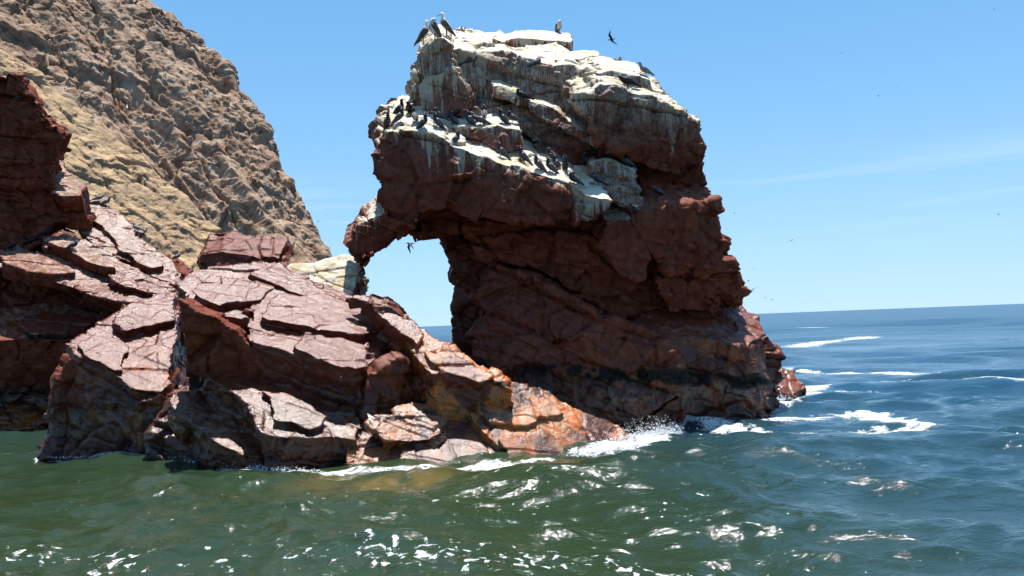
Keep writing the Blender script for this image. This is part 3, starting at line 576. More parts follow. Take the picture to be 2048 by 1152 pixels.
# ------------------------------------------------------------------ the sea
def build_sea():
    th = np.concatenate([np.linspace(0.62, 0.345, 26)[:-1], np.linspace(0.345, 0.0012, 340), [0.0006, 0.0003, 0.0001, 0.00004]])
    rr = CAM_H / np.tan(th); rr = np.concatenate([[0.0 + 0.8], rr[rr > 0.9]])
    a_in = np.linspace(-0.72, 0.72, 740)
    a_out = np.linspace(0.72, 2 * math.pi - 0.72, 70)[1:-1]
    aa = np.concatenate([a_in, a_out]); nr, na = len(rr), len(aa)
    X = (rr[:, None] * np.sin(aa)[None]).ravel(); Y = (rr[:, None] * np.cos(aa)[None]).ravel()
    dr = np.gradient(rr); DR = np.repeat(dr, na)
    wide = np.tile(np.concatenate([np.full(len(a_in), 0.0017), np.full(len(a_out), 0.07)]), nr) * np.repeat(rr, na)
    sp = np.maximum(DR, wide)
    rng = np.random.RandomState(4)
    Z = np.zeros(len(X)); DX = np.zeros(len(X)); DY = np.zeros(len(X))
    pw = np.stack([X * 0.35, Y * 0.35, X * 0], 1).astype(np.float32)
    gx = (fbm(pw, 3, 201) - 0.5); gy = (fbm(pw + 40, 3, 202) - 0.5)
    group = 0.45 + 1.1 * fbm(np.stack([X * 0.16, Y * 0.16, X * 0], 1).astype(np.float32), 2, 203)
    for k in range(64):
        lam = 0.22 * (5.5 / 0.22) ** ((k + rng.rand()) / 64)
        ang = math.radians(205) + rng.randn() * (0.75 if lam < 1.5 else 0.45)
        am = 0.0062 * lam ** 0.95 * (0.5 + rng.rand()) * (1.12 if lam > 0.9 else 1.0)
        kx, ky = math.sin(ang), math.cos(ang); kk = 2 * math.pi / lam
        f = sstep(0.55, 0.22, sp / lam)
        ph = kk * (kx * (X + 0.9 * gx) + ky * (Y + 0.9 * gy)) + rng.rand() * 6.28
        gsc = group if lam < 2.5 else 1.0
        Z += am * f * gsc * np.cos(ph)
        q = 0.6 * am * f * gsc
        DX -= kx * q * np.sin(ph); DY -= ky * q * np.sin(ph)
    rad = np.hypot(X, Y); open_ = sstep(25, 90, rad)
    for k in range(26):                                   # longer seas farther out
        lam = 6.0 * (32 / 6.0) ** ((k + rng.rand()) / 26); ang = math.radians(200) + rng.randn() * 0.5; kk = 2 * math.pi / lam
        Z += open_ * 0.0042 * lam * (0.5 + rng.rand()) * sstep(0.7, 0.25, DR / lam) * np.cos(kk * (math.sin(ang) * X + math.cos(ang) * Y) + rng.rand() * 6.28)
    # low swells that shoulder up against the rocks
    def bulge(px, py, L, Wd, ang, h):
        c = sea_pt(px, py); ca, sa = math.cos(ang), math.sin(ang)
        u = (X - c[0]) * ca + (Y - c[1]) * sa; v = -(X - c[0]) * sa + (Y - c[1]) * ca
        return h * np.exp(-(u / L) ** 2 - (v / Wd) ** 2)
    Z += bulge(1180, 960, 2.6, 0.7, 0.25, 0.20) + bulge(1560, 900, 3.0, 0.6, 0.15, 0.14) + bulge(520, 960, 2.5, 0.5, -0.1, 0.08)
    V = np.stack([X + DX, Y + DY, Z], 1)
    i = np.arange(nr - 1)[:, None] * na; j = np.arange(na)[None]; j2 = (j + 1) % na
    Fq = np.stack([i + j, i + j2, i + na + j2, i + na + j], -1).reshape(-1, 4)
    me = bpy.data.meshes.new('sea')
    nv = len(V)
    me.vertices.add(nv + 1)
    me.vertices.foreach_set('co', np.concatenate([V.ravel(), [0, 0, 0]]).astype(np.float32))
    # fan closes the sheet under the viewer
    cap = np.stack([np.full(na, nv), np.arange(na), (np.arange(na) + 1) % na], 1)[:, [0, 2, 1]]
    loops = np.concatenate([Fq.ravel(), cap.ravel()]).astype(np.int32)
    tot = np.concatenate([np.full(len(Fq), 4), np.full(na, 3)]); st = np.concatenate([[0], np.cumsum(tot)[:-1]])
    me.loops.add(len(loops)); me.loops.foreach_set('vertex_index', loops)
    me.polygons.add(len(tot)); me.polygons.foreach_set('loop_start', st.astype(np.int32)); me.polygons.foreach_set('loop_total', tot.astype(np.int32))
    me.update(calc_edges=True); me.validate()
    me.polygons.foreach_set('use_smooth', np.ones(len(me.polygons), bool))
    def caps(lst):
        f = np.zeros(nv)
        for (a, b, r, dn) in lst:
            p, q = sea_pt(*a)[:2], sea_pt(*b)[:2]; d = q - p; L2 = d @ d + 1e-9
            t = np.clip(((X - p[0]) * d[0] + (Y - p[1]) * d[1]) / L2, 0, 1)
            ds = np.hypot(X - p[0] - t * d[0], Y - p[1] - t * d[1])
            f = np.maximum(f, dn * np.exp(-(ds / r) ** 2))
        return f
    lace = caps([((1290, 862), (1420, 836), .55, 1), ((1420, 832), (1560, 812), .5, .9), ((1400, 850), (1690, 878), .55, .85), ((1560, 838), (1720, 826), .65, .88), ((1720, 826), (1850, 850), .6, 1.0),
        ((1850, 850), (1700, 876), .4, .9), ((1690, 744), (1850, 752), .8, 1.0), ((1830, 764), (2048, 768), 1.2, 1.0), ((2048, 768), (2300, 770), 1.0, 1.0), ((1530, 660), (1650, 660), 2.2, .9),
        ((1600, 690), (1735, 676), 1.8, .9), ((1560, 738), (1700, 746), .4, .8), ((1570, 790), (1760, 783), .30, .9), ((1540, 804), (1640, 770), .6, 1.0), ((1380, 838), (1570, 812), .45, 1.05), ((0, 850), (90, 846), .5, .85), ((-200, 855), (0, 850), .5, .8), ((84, 912), (360, 914), .26, .9),
        ((350, 912), (470, 920), .42, .95), ((460, 930), (640, 944), .28, .9), ((640, 942), (900, 936), .24, .85), ((900, 938), (1230, 922), .28, .95), ((1180, 905), (1300, 885), .40, 1.2), ((1240, 890), (1350, 862), .45, 1.1),
        ((1700, 860), (1790, 850), .3, .7)])
    fleck = caps([((-300, 1120), (700, 1120), .75, .9), ((700, 1110), (1250, 1130), .75, 1.0), ((1250, 1125), (1560, 1150), .5, 1.15), ((100, 1010), (860, 1000), 1.0, .66), ((1000, 1010), (1340, 1030), 1.2, .62), ((-100, 970), (600, 960), .8, .5),
        ((1500, 650), (2048, 640), 12, .55), ((1500, 720), (2048, 715), 3, .5), ((1700, 880), (2048, 900), 2, .3)])
    shal = caps([((690, 955), (850, 965), .55, 1.0), ((850, 940), (1080, 945), .5, .45), ((1080, 930), (1260, 935), .6, .35), ((640, 975), (760, 985), .5, .5)])
    blue = np.clip(sstep(-0.5, 6.5, X + 0.18 * (Y - 10)) * 0.6 + sstep(11, 30, Y) * 0.6, 0, 1)
    for nm, val in (('lace', lace), ('fleck', fleck), ('shallow', shal), ('open', blue), ('chop', sstep(14, 110, np.hypot(X, Y)))):
        at = me.attributes.new(nm, 'FLOAT', 'POINT'); at.data.foreach_set('value', np.concatenate([val, [0]]).astype(np.float32))
    k = NT('sea_water'); pos = k.n('ShaderNodeNewGeometry').outputs['Position']
    flat = k.n('ShaderNodeMapping'); k.set(flat.inputs['Vector'], pos); flat.inputs['Scale'].default_value = (1, 1, 0); flat = flat.outputs[0]
    warp = k.n('ShaderNodeTexNoise'); k.set(warp.inputs['Vector'], flat); warp.inputs['Scale'].default_value = 1.1; warp.inputs['Detail'].default_value = 4
    wv = k.n('ShaderNodeVectorMath', operation='MULTIPLY_ADD'); k.set(wv.inputs[0], warp.outputs['Color']); wv.inputs[1].default_value = (0.9, 0.9, 0); k.set(wv.inputs[2], flat); wv = wv.outputs[0]
    def voro(vec, sc, feat='DISTANCE_TO_EDGE'):
        v = k.n('ShaderNodeTexVoronoi', feature=feat); k.set(v.inputs['Vector'], vec); v.inputs['Scale'].default_value = sc; return v.outputs['Distance']
    la = k.attr('lace'); fl = k.attr('fleck')
    nz = k.noise(wv, 2.6, 6, 0.62); nzf = k.noise(flat, 17, 4, 0.6)
    net = k.math('SUBTRACT', 1.0, k.math('MULTIPLY', voro(wv, 1.9), 4.0), clamp=True)
    net2 = k.math('SUBTRACT', 1.0, k.math('MULTIPLY', voro(wv, 5.5), 3.2), clamp=True)
    s1 = k.math('ADD', k.math('MULTIPLY', net, 0.34), k.math('MULTIPLY', net2, 0.18))
    s1 = k.math('ADD', s1, k.math('MULTIPLY', nz, 0.75))
    s1 = k.math('ADD', s1, k.math('MULTIPLY', nzf, 0.25))
    thr = k.math('SUBTRACT', 1.38, k.math('MULTIPLY', la, 1.10))
    m1 = k.sst(k.math('SUBTRACT', s1, thr), 0.0, 0.30)
    lacy = k.sst(k.math('ADD', k.math('MULTIPLY', k.math('SUBTRACT', 1.0, k.math('MULTIPLY', voro(wv, 11.0), 2.6), clamp=True), 0.6), k.math('MULTIPLY', nzf, 0.6)), 0.30, 0.75)
    m1 = k.math('MULTIPLY', m1, k.math('ADD', k.math('MULTIPLY', lacy, 0.75), k.math('MULTIPLY', k.sst(la, 0.85, 1.15), 0.4)), clamp=True)
    # floating flakes of old foam
    fn = k.math('ADD', k.math('MULTIPLY', k.noise(flat, 7.0, 4, 0.6, 0.6), 0.8), k.math('MULTIPLY', k.noise(flat, 1.3, 2), 0.35))
    m2 = k.sst(k.math('SUBTRACT', fn, k.math('SUBTRACT', 0.875, k.math('MULTIPLY', fl, 0.245))), 0.0, 0.045)
    holes = k.sst(voro(flat, 30), 0.03, 0.10)
    m2 = k.math('MULTIPLY', m2, k.math('SUBTRACT', 1.0, k.math('MULTIPLY', holes, 0.45)))
    fm = k.math('MAXIMUM', m1, m2)
    body = k.mix(k.attr('open'), (0.020, 0.035, 0.013), (0.008, 0.043, 0.082))  # blue sky reflection on right and far water put into the body colour
    body = k.mix(k.math('MULTIPLY', k.sst(k.noise(flat, 0.5, 3), 0.4, 0.7), 0.4), body, (0.017, 0.039, 0.029))
    body = k.mix(k.math('MULTIPLY', k.attr('shallow'), k.sst(k.noise(wv, 1.5, 3), 0.3, 0.6)), body, (0.105, 0.078, 0.022))
    k.set(k.b.inputs['Base Color'], k.mix(fm, body, (0.70, 0.72, 0.72)))
    k.set(k.b.inputs['Roughness'], k.math('ADD', k.math('ADD', 0.06, k.math('MULTIPLY', k.attr('chop'), 0.20)), k.math('MULTIPLY', fm, 0.5)))
    k.b.inputs['IOR'].default_value = 1.333
    rip = k.n('ShaderNodeMapping'); k.set(rip.inputs['Vector'], pos); rip.inputs['Scale'].default_value = (0.75, 1.25, 0.6); rip.inputs['Rotation'].default_value = (0, 0, 0.35)
    h = k.math('ADD', k.math('MULTIPLY', k.noise(rip.outputs[0], 2.6, 3, 0.55, 0.8), 0.85), k.math('MULTIPLY', k.noise(rip.outputs[0], 8.0, 4, 0.65, 0.3), 0.30))
    h = k.math('ADD', h, k.math('MULTIPLY', k.noise(rip.outputs[0], 21, 2, 0.6, 0.2), 0.13))
    h = k.math('ADD', h, k.math('MULTIPLY', k.noise(rip.outputs[0], 0.5, 2, 0.5, 0.3), 1.5))
    h = k.math('ADD', h, k.math('MULTIPLY', k.math('MULTIPLY', k.noise(rip.outputs[0], 0.13, 3, 0.6, 0.3), 9.0), k.attr('chop')))
    bp = k.n('ShaderNodeBump'); k.set(bp.inputs['Height'], h); bp.inputs['Strength'].default_value = 1.0; bp.inputs['Distance'].default_value = 0.055
    k.set(k.b.inputs['Normal'], bp)
    me.materials.append(k.m)
    o = bpy.data.objects.new('sea', me); COL.objects.link(o); tag(o, 'choppy green and blue sea flecked with white foam', 'sea', kind='structure')
    return o
sea = build_sea()

# ------------------------------------------------------------------ breaking water
def spray(name, label, specs, seed):
    """thrown water: many small uneven drops and torn clots along a line"""
    rng = np.random.RandomState(seed)
    ico = bmesh.new(); bmesh.ops.create_icosphere(ico, subdivisions=1, radius=1); iv = np.array([v.co[:] for v in ico.verts]); fi = np.array([[v.index for v in f.verts] for f in ico.faces]); ico.free()
    vs, fs, base = [], [], 0
    for (pa, pb, wid, hgt, num, size) in specs:
        a, b = sea_pt(*pa), sea_pt(*pb)
        for _ in range(num):
            t = rng.rand(); c = a + (b - a) * t
            hh = hgt * rng.rand() ** 3.0 * (0.35 + 0.65 * math.sin(math.pi * (0.15 + 0.7 * t)) ) * (0.4 + 0.9 * abs(math.sin(t * 9 + seed)))
            c = c + np.array([rng.randn() * wid, rng.randn() * wid * 0.5, hh])
            s = size * (0.25 + rng.rand() ** 3 * 1.5) * (1.25 - 0.75 * min(1, hh / hgt))
            m = iv * (s * (0.7 + 0.6 * rng.rand(3))) * (1 + 0.35 * rng.randn(len(iv), 1))
            vs.append(m + c); fs.append(fi + base); base += len(iv)
    me = bpy.data.meshes.new(name); me.from_pydata(np.concatenate(vs).tolist(), [], np.concatenate(fs).tolist())
    me.polygons.foreach_set('use_smooth', np.ones(len(me.polygons), bool)); me.materials.append(FOAM)
    o = bpy.data.objects.new(name, me); COL.objects.link(o); tag(o, label, 'spray', kind='stuff'); return o
k_ = NT('white_water'); k_.b.inputs['Base Color'].default_value = (0.85, 0.88, 0.9, 1); k_.b.inputs['Roughness'].default_value = 0.35; k_.b.inputs['Transmission Weight'].default_value = 0.25; k_.b.inputs['IOR'].default_value = 1.33
FOAM = k_.m
spray('spray', 'white spray bursting where the orange slab meets the sea', [((1150, 912), (1270, 893), .10, .14, 1500, .008), ((1225, 895), (1345, 866), .13, .34, 4200, .009), ((1300, 872), (1400, 838), .10, .12, 1200, .008)], 1)
spray('spray', 'thin white spray along the foot of the dark slabs', [((350, 918), (470, 926), .14, .20, 1500, .008), ((470, 930), (640, 945), .10, .05, 600, .007), ((90, 915), (340, 917), .07, .04, 300, .006), ((700, 928), (1100, 925), .06, .04, 500, .006)], 2)
spray('spray', 'white wash round the small wet rock', [((1545, 802), (1620, 784), .14, .16, 900, .012), ((1600, 788), (1750, 785), .12, .06, 400, .010), ((1400, 832), (1550, 808), .10, .08, 600, .009)], 3)
# ------------------------------------------------------------------ birds
SLATE = simple('slate_feathers', (0.022, 0.024, 0.030), 0.6, 0.3, (0.034, 0.036, 0.042))
WING = simple('grey_wing_feathers', (0.045, 0.047, 0.055), 0.5, 0.35, (0.075, 0.077, 0.085))
BLACK = simple('black_and_shaded_feathers', (0.010, 0.010, 0.012), 0.5, 0.3)  # black birds, and slate terns darkened for the shade they stand in
WHITE = simple('white_feathers', (0.78, 0.77, 0.74), 0.7, 0.2)
BROWN = simple('brown_mottled_feathers', (0.050, 0.038, 0.030), 0.7, 0.2, (0.16, 0.13, 0.105))
CREAM = simple('cream_feathers', (0.55, 0.47, 0.38), 0.7, 0.2)
GULLG = simple('pale_grey_feathers', (0.16, 0.16, 0.17), 0.7, 0.2, (0.22, 0.22, 0.23))
REDB = simple('red_bill', (0.28, 0.025, 0.02), 0.4, 0.4)
GREYB = simple('grey_bill', (0.10, 0.11, 0.13), 0.4, 0.4)

def loft(rings, sides=10):
    """rings: (x, y, z, half width, half height) along a spine; closed at both ends"""
    C = np.array([r[:3] for r in rings]); T = np.gradient(C, axis=0); T /= np.linalg.norm(T, axis=1, keepdims=True)
    V, Fc = [], []
    for (x, y, z, a, b), t in zip(rings, T):
        side = np.array([0, 1.0, 0]) - t * t[1]; side /= np.linalg.norm(side); up = np.cross(t, side)
        for k in range(sides):
            an = 2 * math.pi * k / sides
            V.append(np.array([x, y, z]) + side * a * math.cos(an) + up * b * math.sin(an))
    n = len(rings)
    for i in range(n - 1):
        for k in range(sides):
            k2 = (k + 1) % sides
            Fc.append((i * sides + k, i * sides + k2, (i + 1) * sides + k2, (i + 1) * sides + k))
    Fc.append(tuple(range(sides - 1, -1, -1))); Fc.append(tuple((n - 1) * sides + k for k in range(sides)))
    return V, Fc
def bmesh_obj(name, V, Fc, mat):
    me = bpy.data.meshes.new(name); me.from_pydata([tuple(map(float, v)) for v in V], [], Fc); me.update()
    bm = bmesh.new(); bm.from_mesh(me); bmesh.ops.recalc_face_normals(bm, faces=bm.faces[:]); bm.to_mesh(me); bm.free()
    me.polygons.foreach_set('use_smooth', np.ones(len(me.polygons), bool)); me.materials.append(mat); return me

def perched(body, head, wing_mat, body_mat, bill_mat, bill=0.07, wing=None, leg_z=0.09, leg_x=0.0, leg_w=0.022, thick=0.006, tail=None, moustache=False):
    """meshes of a standing bird facing +X with its feet at the origin"""
    parts = [('body', bmesh_obj('bird_body', *loft(body), body_mat))]
    hx, hz, ang = head
    c, s_ = math.cos(ang), math.sin(ang)
    parts.append(('bill', bmesh_obj('bird_bill', *loft([(hx, 0, hz, .012, .012), (hx + c * bill * .5, 0, hz + s_ * bill * .5, .008, .009), (hx + c * bill, 0, hz + s_ * bill - .004, .0015, .0015)], 6), bill_mat)))
    for sg in (1, -1):
        parts.append(('wing', bmesh_obj('bird_wing', *loft([(x, sg * y, z, a, b) for x, y, z, a, b in wing], 8), wing_mat)))
        parts.append(('leg', bmesh_obj('bird_leg', *loft([(leg_x, sg * leg_w, leg_z, thick, thick), (leg_x + .004, sg * leg_w, .012, thick * .8, thick * .8), (leg_x + .03, sg * leg_w * 1.15, .004, thick * 1.8, .003)], 6), bill_mat)))
        if moustache:
            parts.append(('moustache', bmesh_obj('bird_moustache', *loft([(hx - .012, sg * .022, hz - .006, .003, .003), (hx - .035, sg * .034, hz - .020, .004, .004), (hx - .05, sg * .040, hz - .010, .002, .002)], 5), WHITE)))
    if tail: parts.append(('tail', bmesh_obj('bird_tail', *loft(tail, 8), wing_mat)))
    return parts

TW = [(.07, .040, .165, .012, .030), (.03, .052, .150, .016, .046), (-.05, .046, .118, .014, .038), (-.14, .028, .078, .010, .020), (-.25, .010, .030, .003, .006)]
TT = [(-.08, 0, .085, .026, .012), (-.17, 0, .048, .024, .007), (-.235, 0, .016, .014, .003)]
def tern_body(kind):
    base = [(-.15, 0, .068, .012, .010), (-.10, 0, .095, .036, .028), (-.04, 0, .120, .052, .048), (.02, 0, .142, .058, .058), (.07, 0, .165, .052, .056)]
    if kind == 'upright': return base + [(.098, 0, .205, .034, .038), (.105, 0, .240, .029, .031), (.115, 0, .268, .032, .032), (.128, 0, .288, .026, .022), (.135, 0, .300, .008, .006)], (.145, .276, -.12)
    if kind == 'hunched': return base + [(.105, 0, .185, .040, .042), (.125, 0, .205, .034, .034), (.143, 0, .218, .030, .028), (.160, 0, .222, .012, .010)], (.160, .214, -.25)
    return base + [(.095, 0, .200, .038, .036), (.090, .02, .232, .030, .030), (.060, .035, .238, .031, .028), (.032, .042, .226, .024, .020), (.018, .044, .218, .008, .008)], (.03, .215, 3.6)
TERN = {}
for kd in ('upright', 'hunched', 'preening'):
    bd, hd = tern_body(kd)
    TERN[kd] = perched(bd, hd, WING, SLATE, REDB, wing=TW, tail=TT, moustache=kd != 'preening')
    TERN[kd + '_black'] = perched(bd, hd, BLACK, BLACK, BLACK, wing=TW, tail=TT)  # black set: cormorant, cliff birds, and terns with shade put into their colour
    TERN[kd + '_grey'] = perched(bd, hd, GULLG, GULLG, BLACK, wing=TW, tail=TT)
bd, hd = tern_body('preening'); TERN['pale_belly'] = perched(bd, hd, BLACK, CREAM, BLACK, wing=TW, tail=TT)
BW = [(.065, .060, .400, .016, .050), (.03, .080, .340, .020, .075), (-.05, .072, .235, .018, .066), (-.13, .045, .130, .014, .040), (-.235, .012, .010, .004, .008)]
BT = [(-.11, 0, .120, .030, .016), (-.19, 0, .040, .026, .009), (-.245, 0, -.03, .008, .003)]
bb = [(-.15, 0, .110, .016, .014), (-.10, 0, .165, .052, .046), (-.04, 0, .235, .080, .078), (.015, 0, .315, .086, .086), (.045, 0, .385, .068, .068), (.055, 0, .440, .044, .046), (.058, 0, .500, .037, .039)]
BOOBY = {
    'tall': perched(bb + [(.066, 0, .548, .041, .042), (.088, 0, .575, .036, .032), (.105, 0, .585, .012, .010)], (.112, .556, -.35), BROWN, WHITE, GREYB, bill=.12, wing=BW, leg_z=.19, leg_x=-.02, leg_w=.035, thick=.011, tail=BT),
    'tucked': perched(bb[:5] + [(.060, .0, .435, .050, .050), (.045, .03, .475, .046, .044), (.0, .05, .480, .044, .042), (-.035, .05, .462, .030, .028), (-.05, .05, .455, .010, .01)], (-.03, .450, 3.9), BROWN, WHITE, GREYB, bill=.10, wing=BW, leg_z=.19, leg_x=-.02, leg_w=.035, thick=.011, tail=BT)}

def set_bird(name, parts, loc, yaw, scale, label, cat, group=None, tilt=0.0):
    e = empty(name, loc); e.rotation_euler = (0, tilt, yaw); e.scale = (scale,) * 3
    tag(e, label, cat, group)
    for nm_, me in parts:
        o = bpy.data.objects.new(nm_, me); COL.objects.link(o); o.parent = e
    return e

bpy.context.view_layer.update()
DG = bpy.context.evaluated_depsgraph_get()
def perch(px, py, minz=0.25):
    """the up-facing rock nearest to where the photograph shows the feet"""
    best, far = None, 1e9
    for dy in range(-14, 27, 2):
        for dx in (0, -4, 4, -8, 8):
            d = Vector(ray(px + dx, py + dy)).normalized()
            hit, loc, nor, _i, ob, _m = SC.ray_cast(DG, Vector(CAM), d)
            if not hit or ob.name.startswith(('sea.', 'spray')) or ob.name == 'sea': continue
            cost = abs(dy) * (1.0 if dy > 0 else 1.2) + abs(dx) + (0 if nor.z > 0.45 else 9 if nor.z > minz else 26)
            if cost < far: best, far = loc.copy(), cost
    return best
L, R, TO, AW = math.pi, 0.0, -math.pi / 2, math.pi / 2      # facing left, right, towards the viewer, away
TERNS = [  # feet in the photograph, pose, facing, label
 (776, 254, 'upright', TO + .5, 'dark tern at the left tip of the upper ledge, set apart below the others'),
 (803, 227, 'upright_black', R, 'dark tern on the left skyline of the arch, tail over the drop'),
 (819, 231, 'hunched_black', TO, 'dark tern in shadow just behind the skyline tern'),
 (803, 248, 'upright', R, 'tern facing right near the left tip of the upper ledge'),
 (829, 246, 'upright', AW + .4, 'grey tern standing with its back turned under the shoulder block'),
 (850, 256, 'upright', R - .2, 'tern facing right at the front edge, tail pointing left'),
 (877, 242, 'preening', L + .4, 'tern bending to preen in the middle of the upper ledge'),
 (872, 254, 'upright', L + .5, 'tern on the front edge directly below the preening tern'),
 (903, 234, 'hunched_black', L, 'left one of the dark pair in the shade at the back of the upper ledge'),
 (918, 235, 'hunched_black', R, 'right one of the dark pair in the shade at the back of the upper ledge'),
 (904, 253, 'upright', L + .6, 'tern standing alone on the front edge below the dark pair'),
 (936, 251, 'upright', L + .5, 'tern on the front edge with a clear shadow, left of two resting terns'),
 (946, 243, 'hunched', L + .3, 'resting tern lying behind the front row'),
 (961, 252, 'hunched', L + .1, 'resting tern lying at the front of the beige step'),
 (969, 240, 'upright', AW, 'tern seen from behind at the back of the beige step'),
 (1003, 248, 'upright', L + .5, 'slim tern upright near the right end of the beige step'),
 (1026, 247, 'preening', L, 'tern with lowered head at the right end of the upper ledge'),
 (951, 213, 'upright_black', R + .6, 'dark tern clinging to the wall above the upper ledge'),
 (937, 128, 'hunched', R, 'lone tern on a small shelf just under the white cap'),
 (1071, 140, 'preening', R, 'tern preening on the shelf under the middle of the white cap'),
 (1045, 202, 'preening_black', L, 'dark tern ruffling its feathers on the slanting ramp'),
 (915, 288, 'upright', R, 'tern between the two ledges, facing right'),
 (1000, 306, 'upright', L + .3, 'leftmost tern on the lower sloping ledge'),
 (1043, 313, 'upright', L + .3, 'second tern from the upper end of the lower ledge'),
 (1100, 312, 'preening', L + .2, 'tern preening at the back of the lower ledge'),
 (1074, 332, 'upright', L + .3, 'tern at the front edge, left of the close trio on the lower ledge'),
 (1110, 330, 'upright', L + .4, 'rear tern of the close trio on the lower ledge'),
 (1098, 337, 'upright', L + .2, 'front tern of the close trio on the lower ledge'),
 (1131, 331, 'upright', TO, 'tern facing the sea with spread shadow, right of the close trio'),
 (1170, 327, 'upright', L + .4, 'grey backed tern on the rise behind the lower ledge'),
 (1149, 362, 'preening', L + .6, 'tern preening at the brink of the lower ledge'),
 (1197, 372, 'hunched', L + .5, 'lowest tern on the lower ledge, crouched against the pale boulder'),
 (1190, 313, 'hunched_black', L, 'dark tern in the shade under the overhang, beside the pale boulder'),
 (1254, 331, 'hunched', L + .5, 'dark tern on the right shoulder of the pale boulder'),
 (1316, 394, 'hunched', L + .6, 'dark tern on the narrow shelf right of the pale boulder'),
 (1273, 433, 'hunched', L + .6, 'dark tern above the jutting angular block'),
]
OUTC = [
 (36, 205, 'preening', R, 'dark tern with white patch on the shadowed buttress'),
 (134, 468, 'hunched_black', L + .4, 'dark tern in the hollow beside the pale slab'),
 (90, 470, 'hunched_black', R, 'dark tern deep in the shade of the buttress'),
 (22, 494, 'hunched_black', R, 'dark tern at the shaded left end of the outcrop'),
 (146, 500, 'preening', R, 'tern preening on the sunlit cream slab'),
 (64, 490, 'hunched_black', R, 'dark tern between the shaded hollow and the cream slab'),
 (197, 404, 'hunched_grey', R + .5, 'upper grey tern on the crest of the pink slab'),
 (212, 412, 'upright_grey', R, 'second grey tern down the crest of the pink slab'),
 (276, 465, 'upright_grey', L, 'left one of two grey terns halfway down the pink crest'),
 (284, 470, 'upright_grey', R, 'right one of two grey terns halfway down the pink crest'),
 (352, 526, 'hunched_grey', R, 'grey tern at the foot of the pink slab crest'),
]
todo = []
for px, py, pose, yaw, lab in TERNS: todo.append(('tern', TERN[pose], px, py + (9 if 990 < px < 1160 and py > 300 else 0), yaw, 1.04, lab, 'tern', 'terns perched on the arch'))
for px, py, pose, yaw, lab in OUTC: todo.append(('tern', TERN[pose], px, py, yaw, 1.0, lab, 'tern', 'terns perched on the layered outcrop'))
for px, py, pose, yaw, lab in ((849, 97, 'tall', R + .15, 'white headed booby facing right at the edge of the cap'), (873, 90, 'tucked', L + .5, 'booby with its white head tucked down, between the other two'),
                               (892, 74, 'tall', L - .2, 'tallest white headed booby facing left on the cap')):
    todo.append(('booby', BOOBY[pose], px, py, yaw, 0.93, lab, 'booby', 'boobies on the arch top'))
todo.append(('gull', TERN['pale_belly'], 1117, 61, TO + .2, 1.15, 'dark seabird with a cream belly on the highest white slab', 'seabird', None))
todo.append(('gull', TERN['upright_grey'], 1290, 151, L + .4, 1.0, 'pale grey gull on the right skyline of the white cap', 'gull', None))
todo.append(('cormorant', TERN['hunched_black'], 1256, 177, L + .1, 1.25, 'black cormorant on the white step below the grey gull', 'cormorant', None))
for px, py in ((272, 6), (320, 35), (333, 46), (352, 55), (377, 74), (392, 86), (416, 110), (483, 203), (503, 224), (520, 275), (556, 352), (300, 24)):
    todo.append(('seabird', [TERN['upright_black'][0], TERN['upright_black'][1]], px, py, random.Random(px).uniform(0, 6.28), 1.25, 'tiny dark seabird perched on the skyline of the tan cliff', 'seabird', 'seabirds on the cliff skyline'))
for px, py in ((178, 48), (162, 62), (275, 215), (262, 220), (420, 345), (392, 375), (376, 236), (432, 330), (455, 400), (500, 325), (356, 300), (520, 425)):
    todo.append(('seabird', [('body', BOOBY['tall'][0][1]), TERN['upright'][1]], px, py, random.Random(px).uniform(0, 6.28), 0.75, 'tiny pale seabird standing on the face of the tan cliff', 'seabird', 'seabirds on the cliff face'))
ORD = ['topmost', 'second', 'third', 'fourth', 'fifth', 'sixth', 'seventh', 'eighth', 'ninth', 'tenth', 'eleventh', 'lowest']
for word, grp_ in (('tiny dark seabird', 'seabirds on the cliff skyline'), ('tiny pale seabird', 'seabirds on the cliff face')):
    idx = sorted((i for i, t in enumerate(todo) if t[8] == grp_), key=lambda i: todo[i][3])
    for k, i in enumerate(idx):
        t = list(todo[i]); where = 'along the skyline of the tan cliff' if 'skyline' in grp_ else 'on the face of the tan cliff'
        t[6] = '%s %s%s %s' % (ORD[k], word, '' if k in (0, 11) else ', counting from the top,', where); todo[i] = tuple(t)
spots = [perch(t[2], t[3]) for t in todo]
for (nm_, parts, px, py, yaw, sc_, lab, cat, grp), sp_ in zip(todo, spots):
    if sp_ is None: print('NO PERCH', lab); continue
    set_bird(nm_, parts, sp_ + Vector((0, 0, -0.006)), yaw, sc_, lab, cat, grp, tilt=-0.38 if parts in (TERN['upright'], TERN['upright_black']) else 0.0)

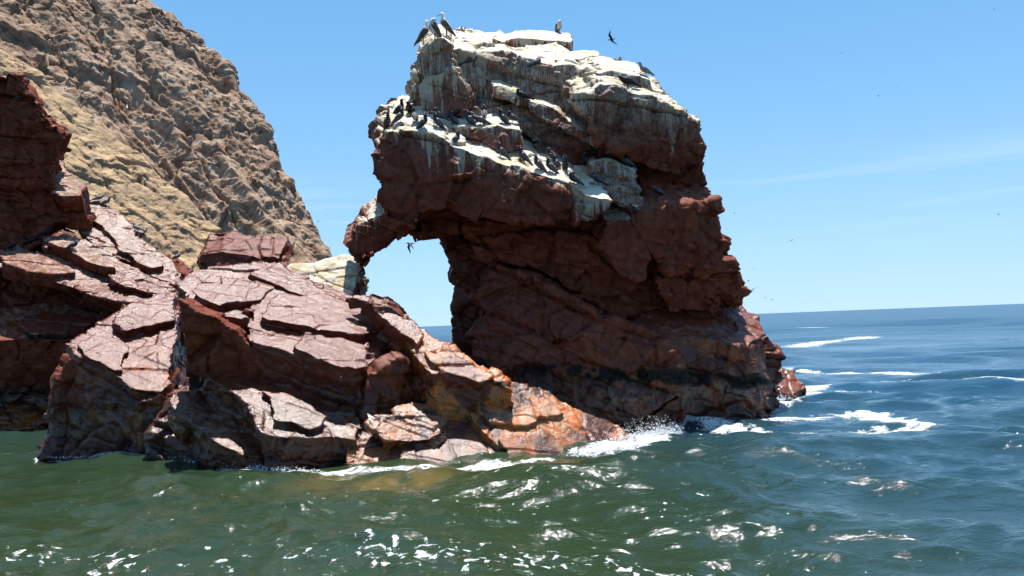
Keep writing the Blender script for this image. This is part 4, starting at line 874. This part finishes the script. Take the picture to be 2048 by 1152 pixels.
# birds on the wing
FB = [(-.20, 0, .0, .020, .005), (-.12, 0, .004, .020, .016), (-.05, 0, .0, .036, .036), (.03, 0, .0, .042, .044), (.10, 0, .008, .034, .036), (.145, 0, .018, .026, .028), (.175, 0, .018, .016, .018), (.19, 0, .016, .006, .007)]
def flyer(flap, sweep, body_m, wing_m):
    parts = [('body', bmesh_obj('bird_body', *loft(FB), body_m)), ('bill', bmesh_obj('bird_bill', *loft([(.185, 0, .014, .007, .007), (.215, 0, .01, .005, .005), (.245, 0, .004, .001, .001)], 6), GREYB))]
    for sg in (1, -1):
        pts, a = [], flap[0]; x, y, z = 0.06, 0.02, 0.02
        V, Fc = [], []
        for k, (ln, ch) in enumerate(((0, .13), (.10, .135), (.12, .115), (.12, .080), (.12, .045), (.06, .008))):
            a_ = flap[0] if k < 3 else flap[1]
            y += ln * math.cos(a_); z += ln * math.sin(a_); x += (ln * .25 if k < 3 else -ln * sweep)
            for q, (fx, tz) in enumerate(((0, 0), (.3, .010), (1, 0), (.3, -.004))): V.append((x - fx * ch, sg * y, z + tz * (1 - k / 6)))
            if k:
                for q in range(4): Fc.append(((k - 1) * 4 + q, (k - 1) * 4 + (q + 1) % 4, k * 4 + (q + 1) % 4, k * 4 + q))
        Fc.append((0, 1, 2, 3)); Fc.append((23, 22, 21, 20))
        parts.append(('wing', bmesh_obj('bird_wing', V, Fc, wing_m)))
    return parts
FL1 = flyer((.45, -.10), .75, BLACK, BLACK); FL2 = flyer((-.55, -1.15), .5, SLATE, WING); FL3 = flyer((.22, .05), .35, GULLG, WING)
def fly(parts, px, py, Y, rot, sc_, lab, grp=None):
    e = set_bird('flying_bird', parts, P(px, py, Y), 0, sc_, lab, 'bird', grp); e.rotation_euler = rot
fly(FL1, 1223, 79, 34, (.5, 0, L - .5), .85, 'black bird flying in the clear sky right of the white cap')
fly(FL2, 821, 487, 26, (0.2, 0, L + .35), .75, 'tern flying through the opening of the arch')
fly(FL3, 1502, 582, 40, (-.25, 0, 1.9), 1.0, 'long winged gull gliding close beside the right edge of the arch')
for i, (px, py, Y, lab) in enumerate(((1988, 19, 120, 'tiny bird high in the top corner of the open sky'), (1683, 106, 110, 'tiny lone bird in the upper sky, above the far pair'), (1757, 192, 120, 'lower bird of the tiny pair high over the sea'),
        (1793, 172, 130, 'upper bird of the tiny pair high over the sea'), (1997, 429, 90, 'tiny bird over the open sea at the far edge of the sky'), (1583, 481, 85, 'tiny bird midway between the arch and open sky'),
        (1508, 538, 80, 'upper of two tiny birds just off the flank of the arch'), (1497, 562, 80, 'lower of two tiny birds just off the flank of the arch'), (1530, 596, 75, 'left bird of the tiny pair low over the horizon'),
        (1544, 599, 75, 'right bird of the tiny pair low over the horizon'), (636, 443, 90, 'lower faint bird in the gap between cliff and arch'), (655, 430, 95, 'upper faint bird in the gap between cliff and arch'), (1469, 426, 95, 'tiny bird beside the upper flank of the arch'))):
    fly((FL1, FL3)[i % 2], px, py, Y, (0.3 * math.sin(i), 0, i * 1.3), 0.62, lab, 'birds flying far off')
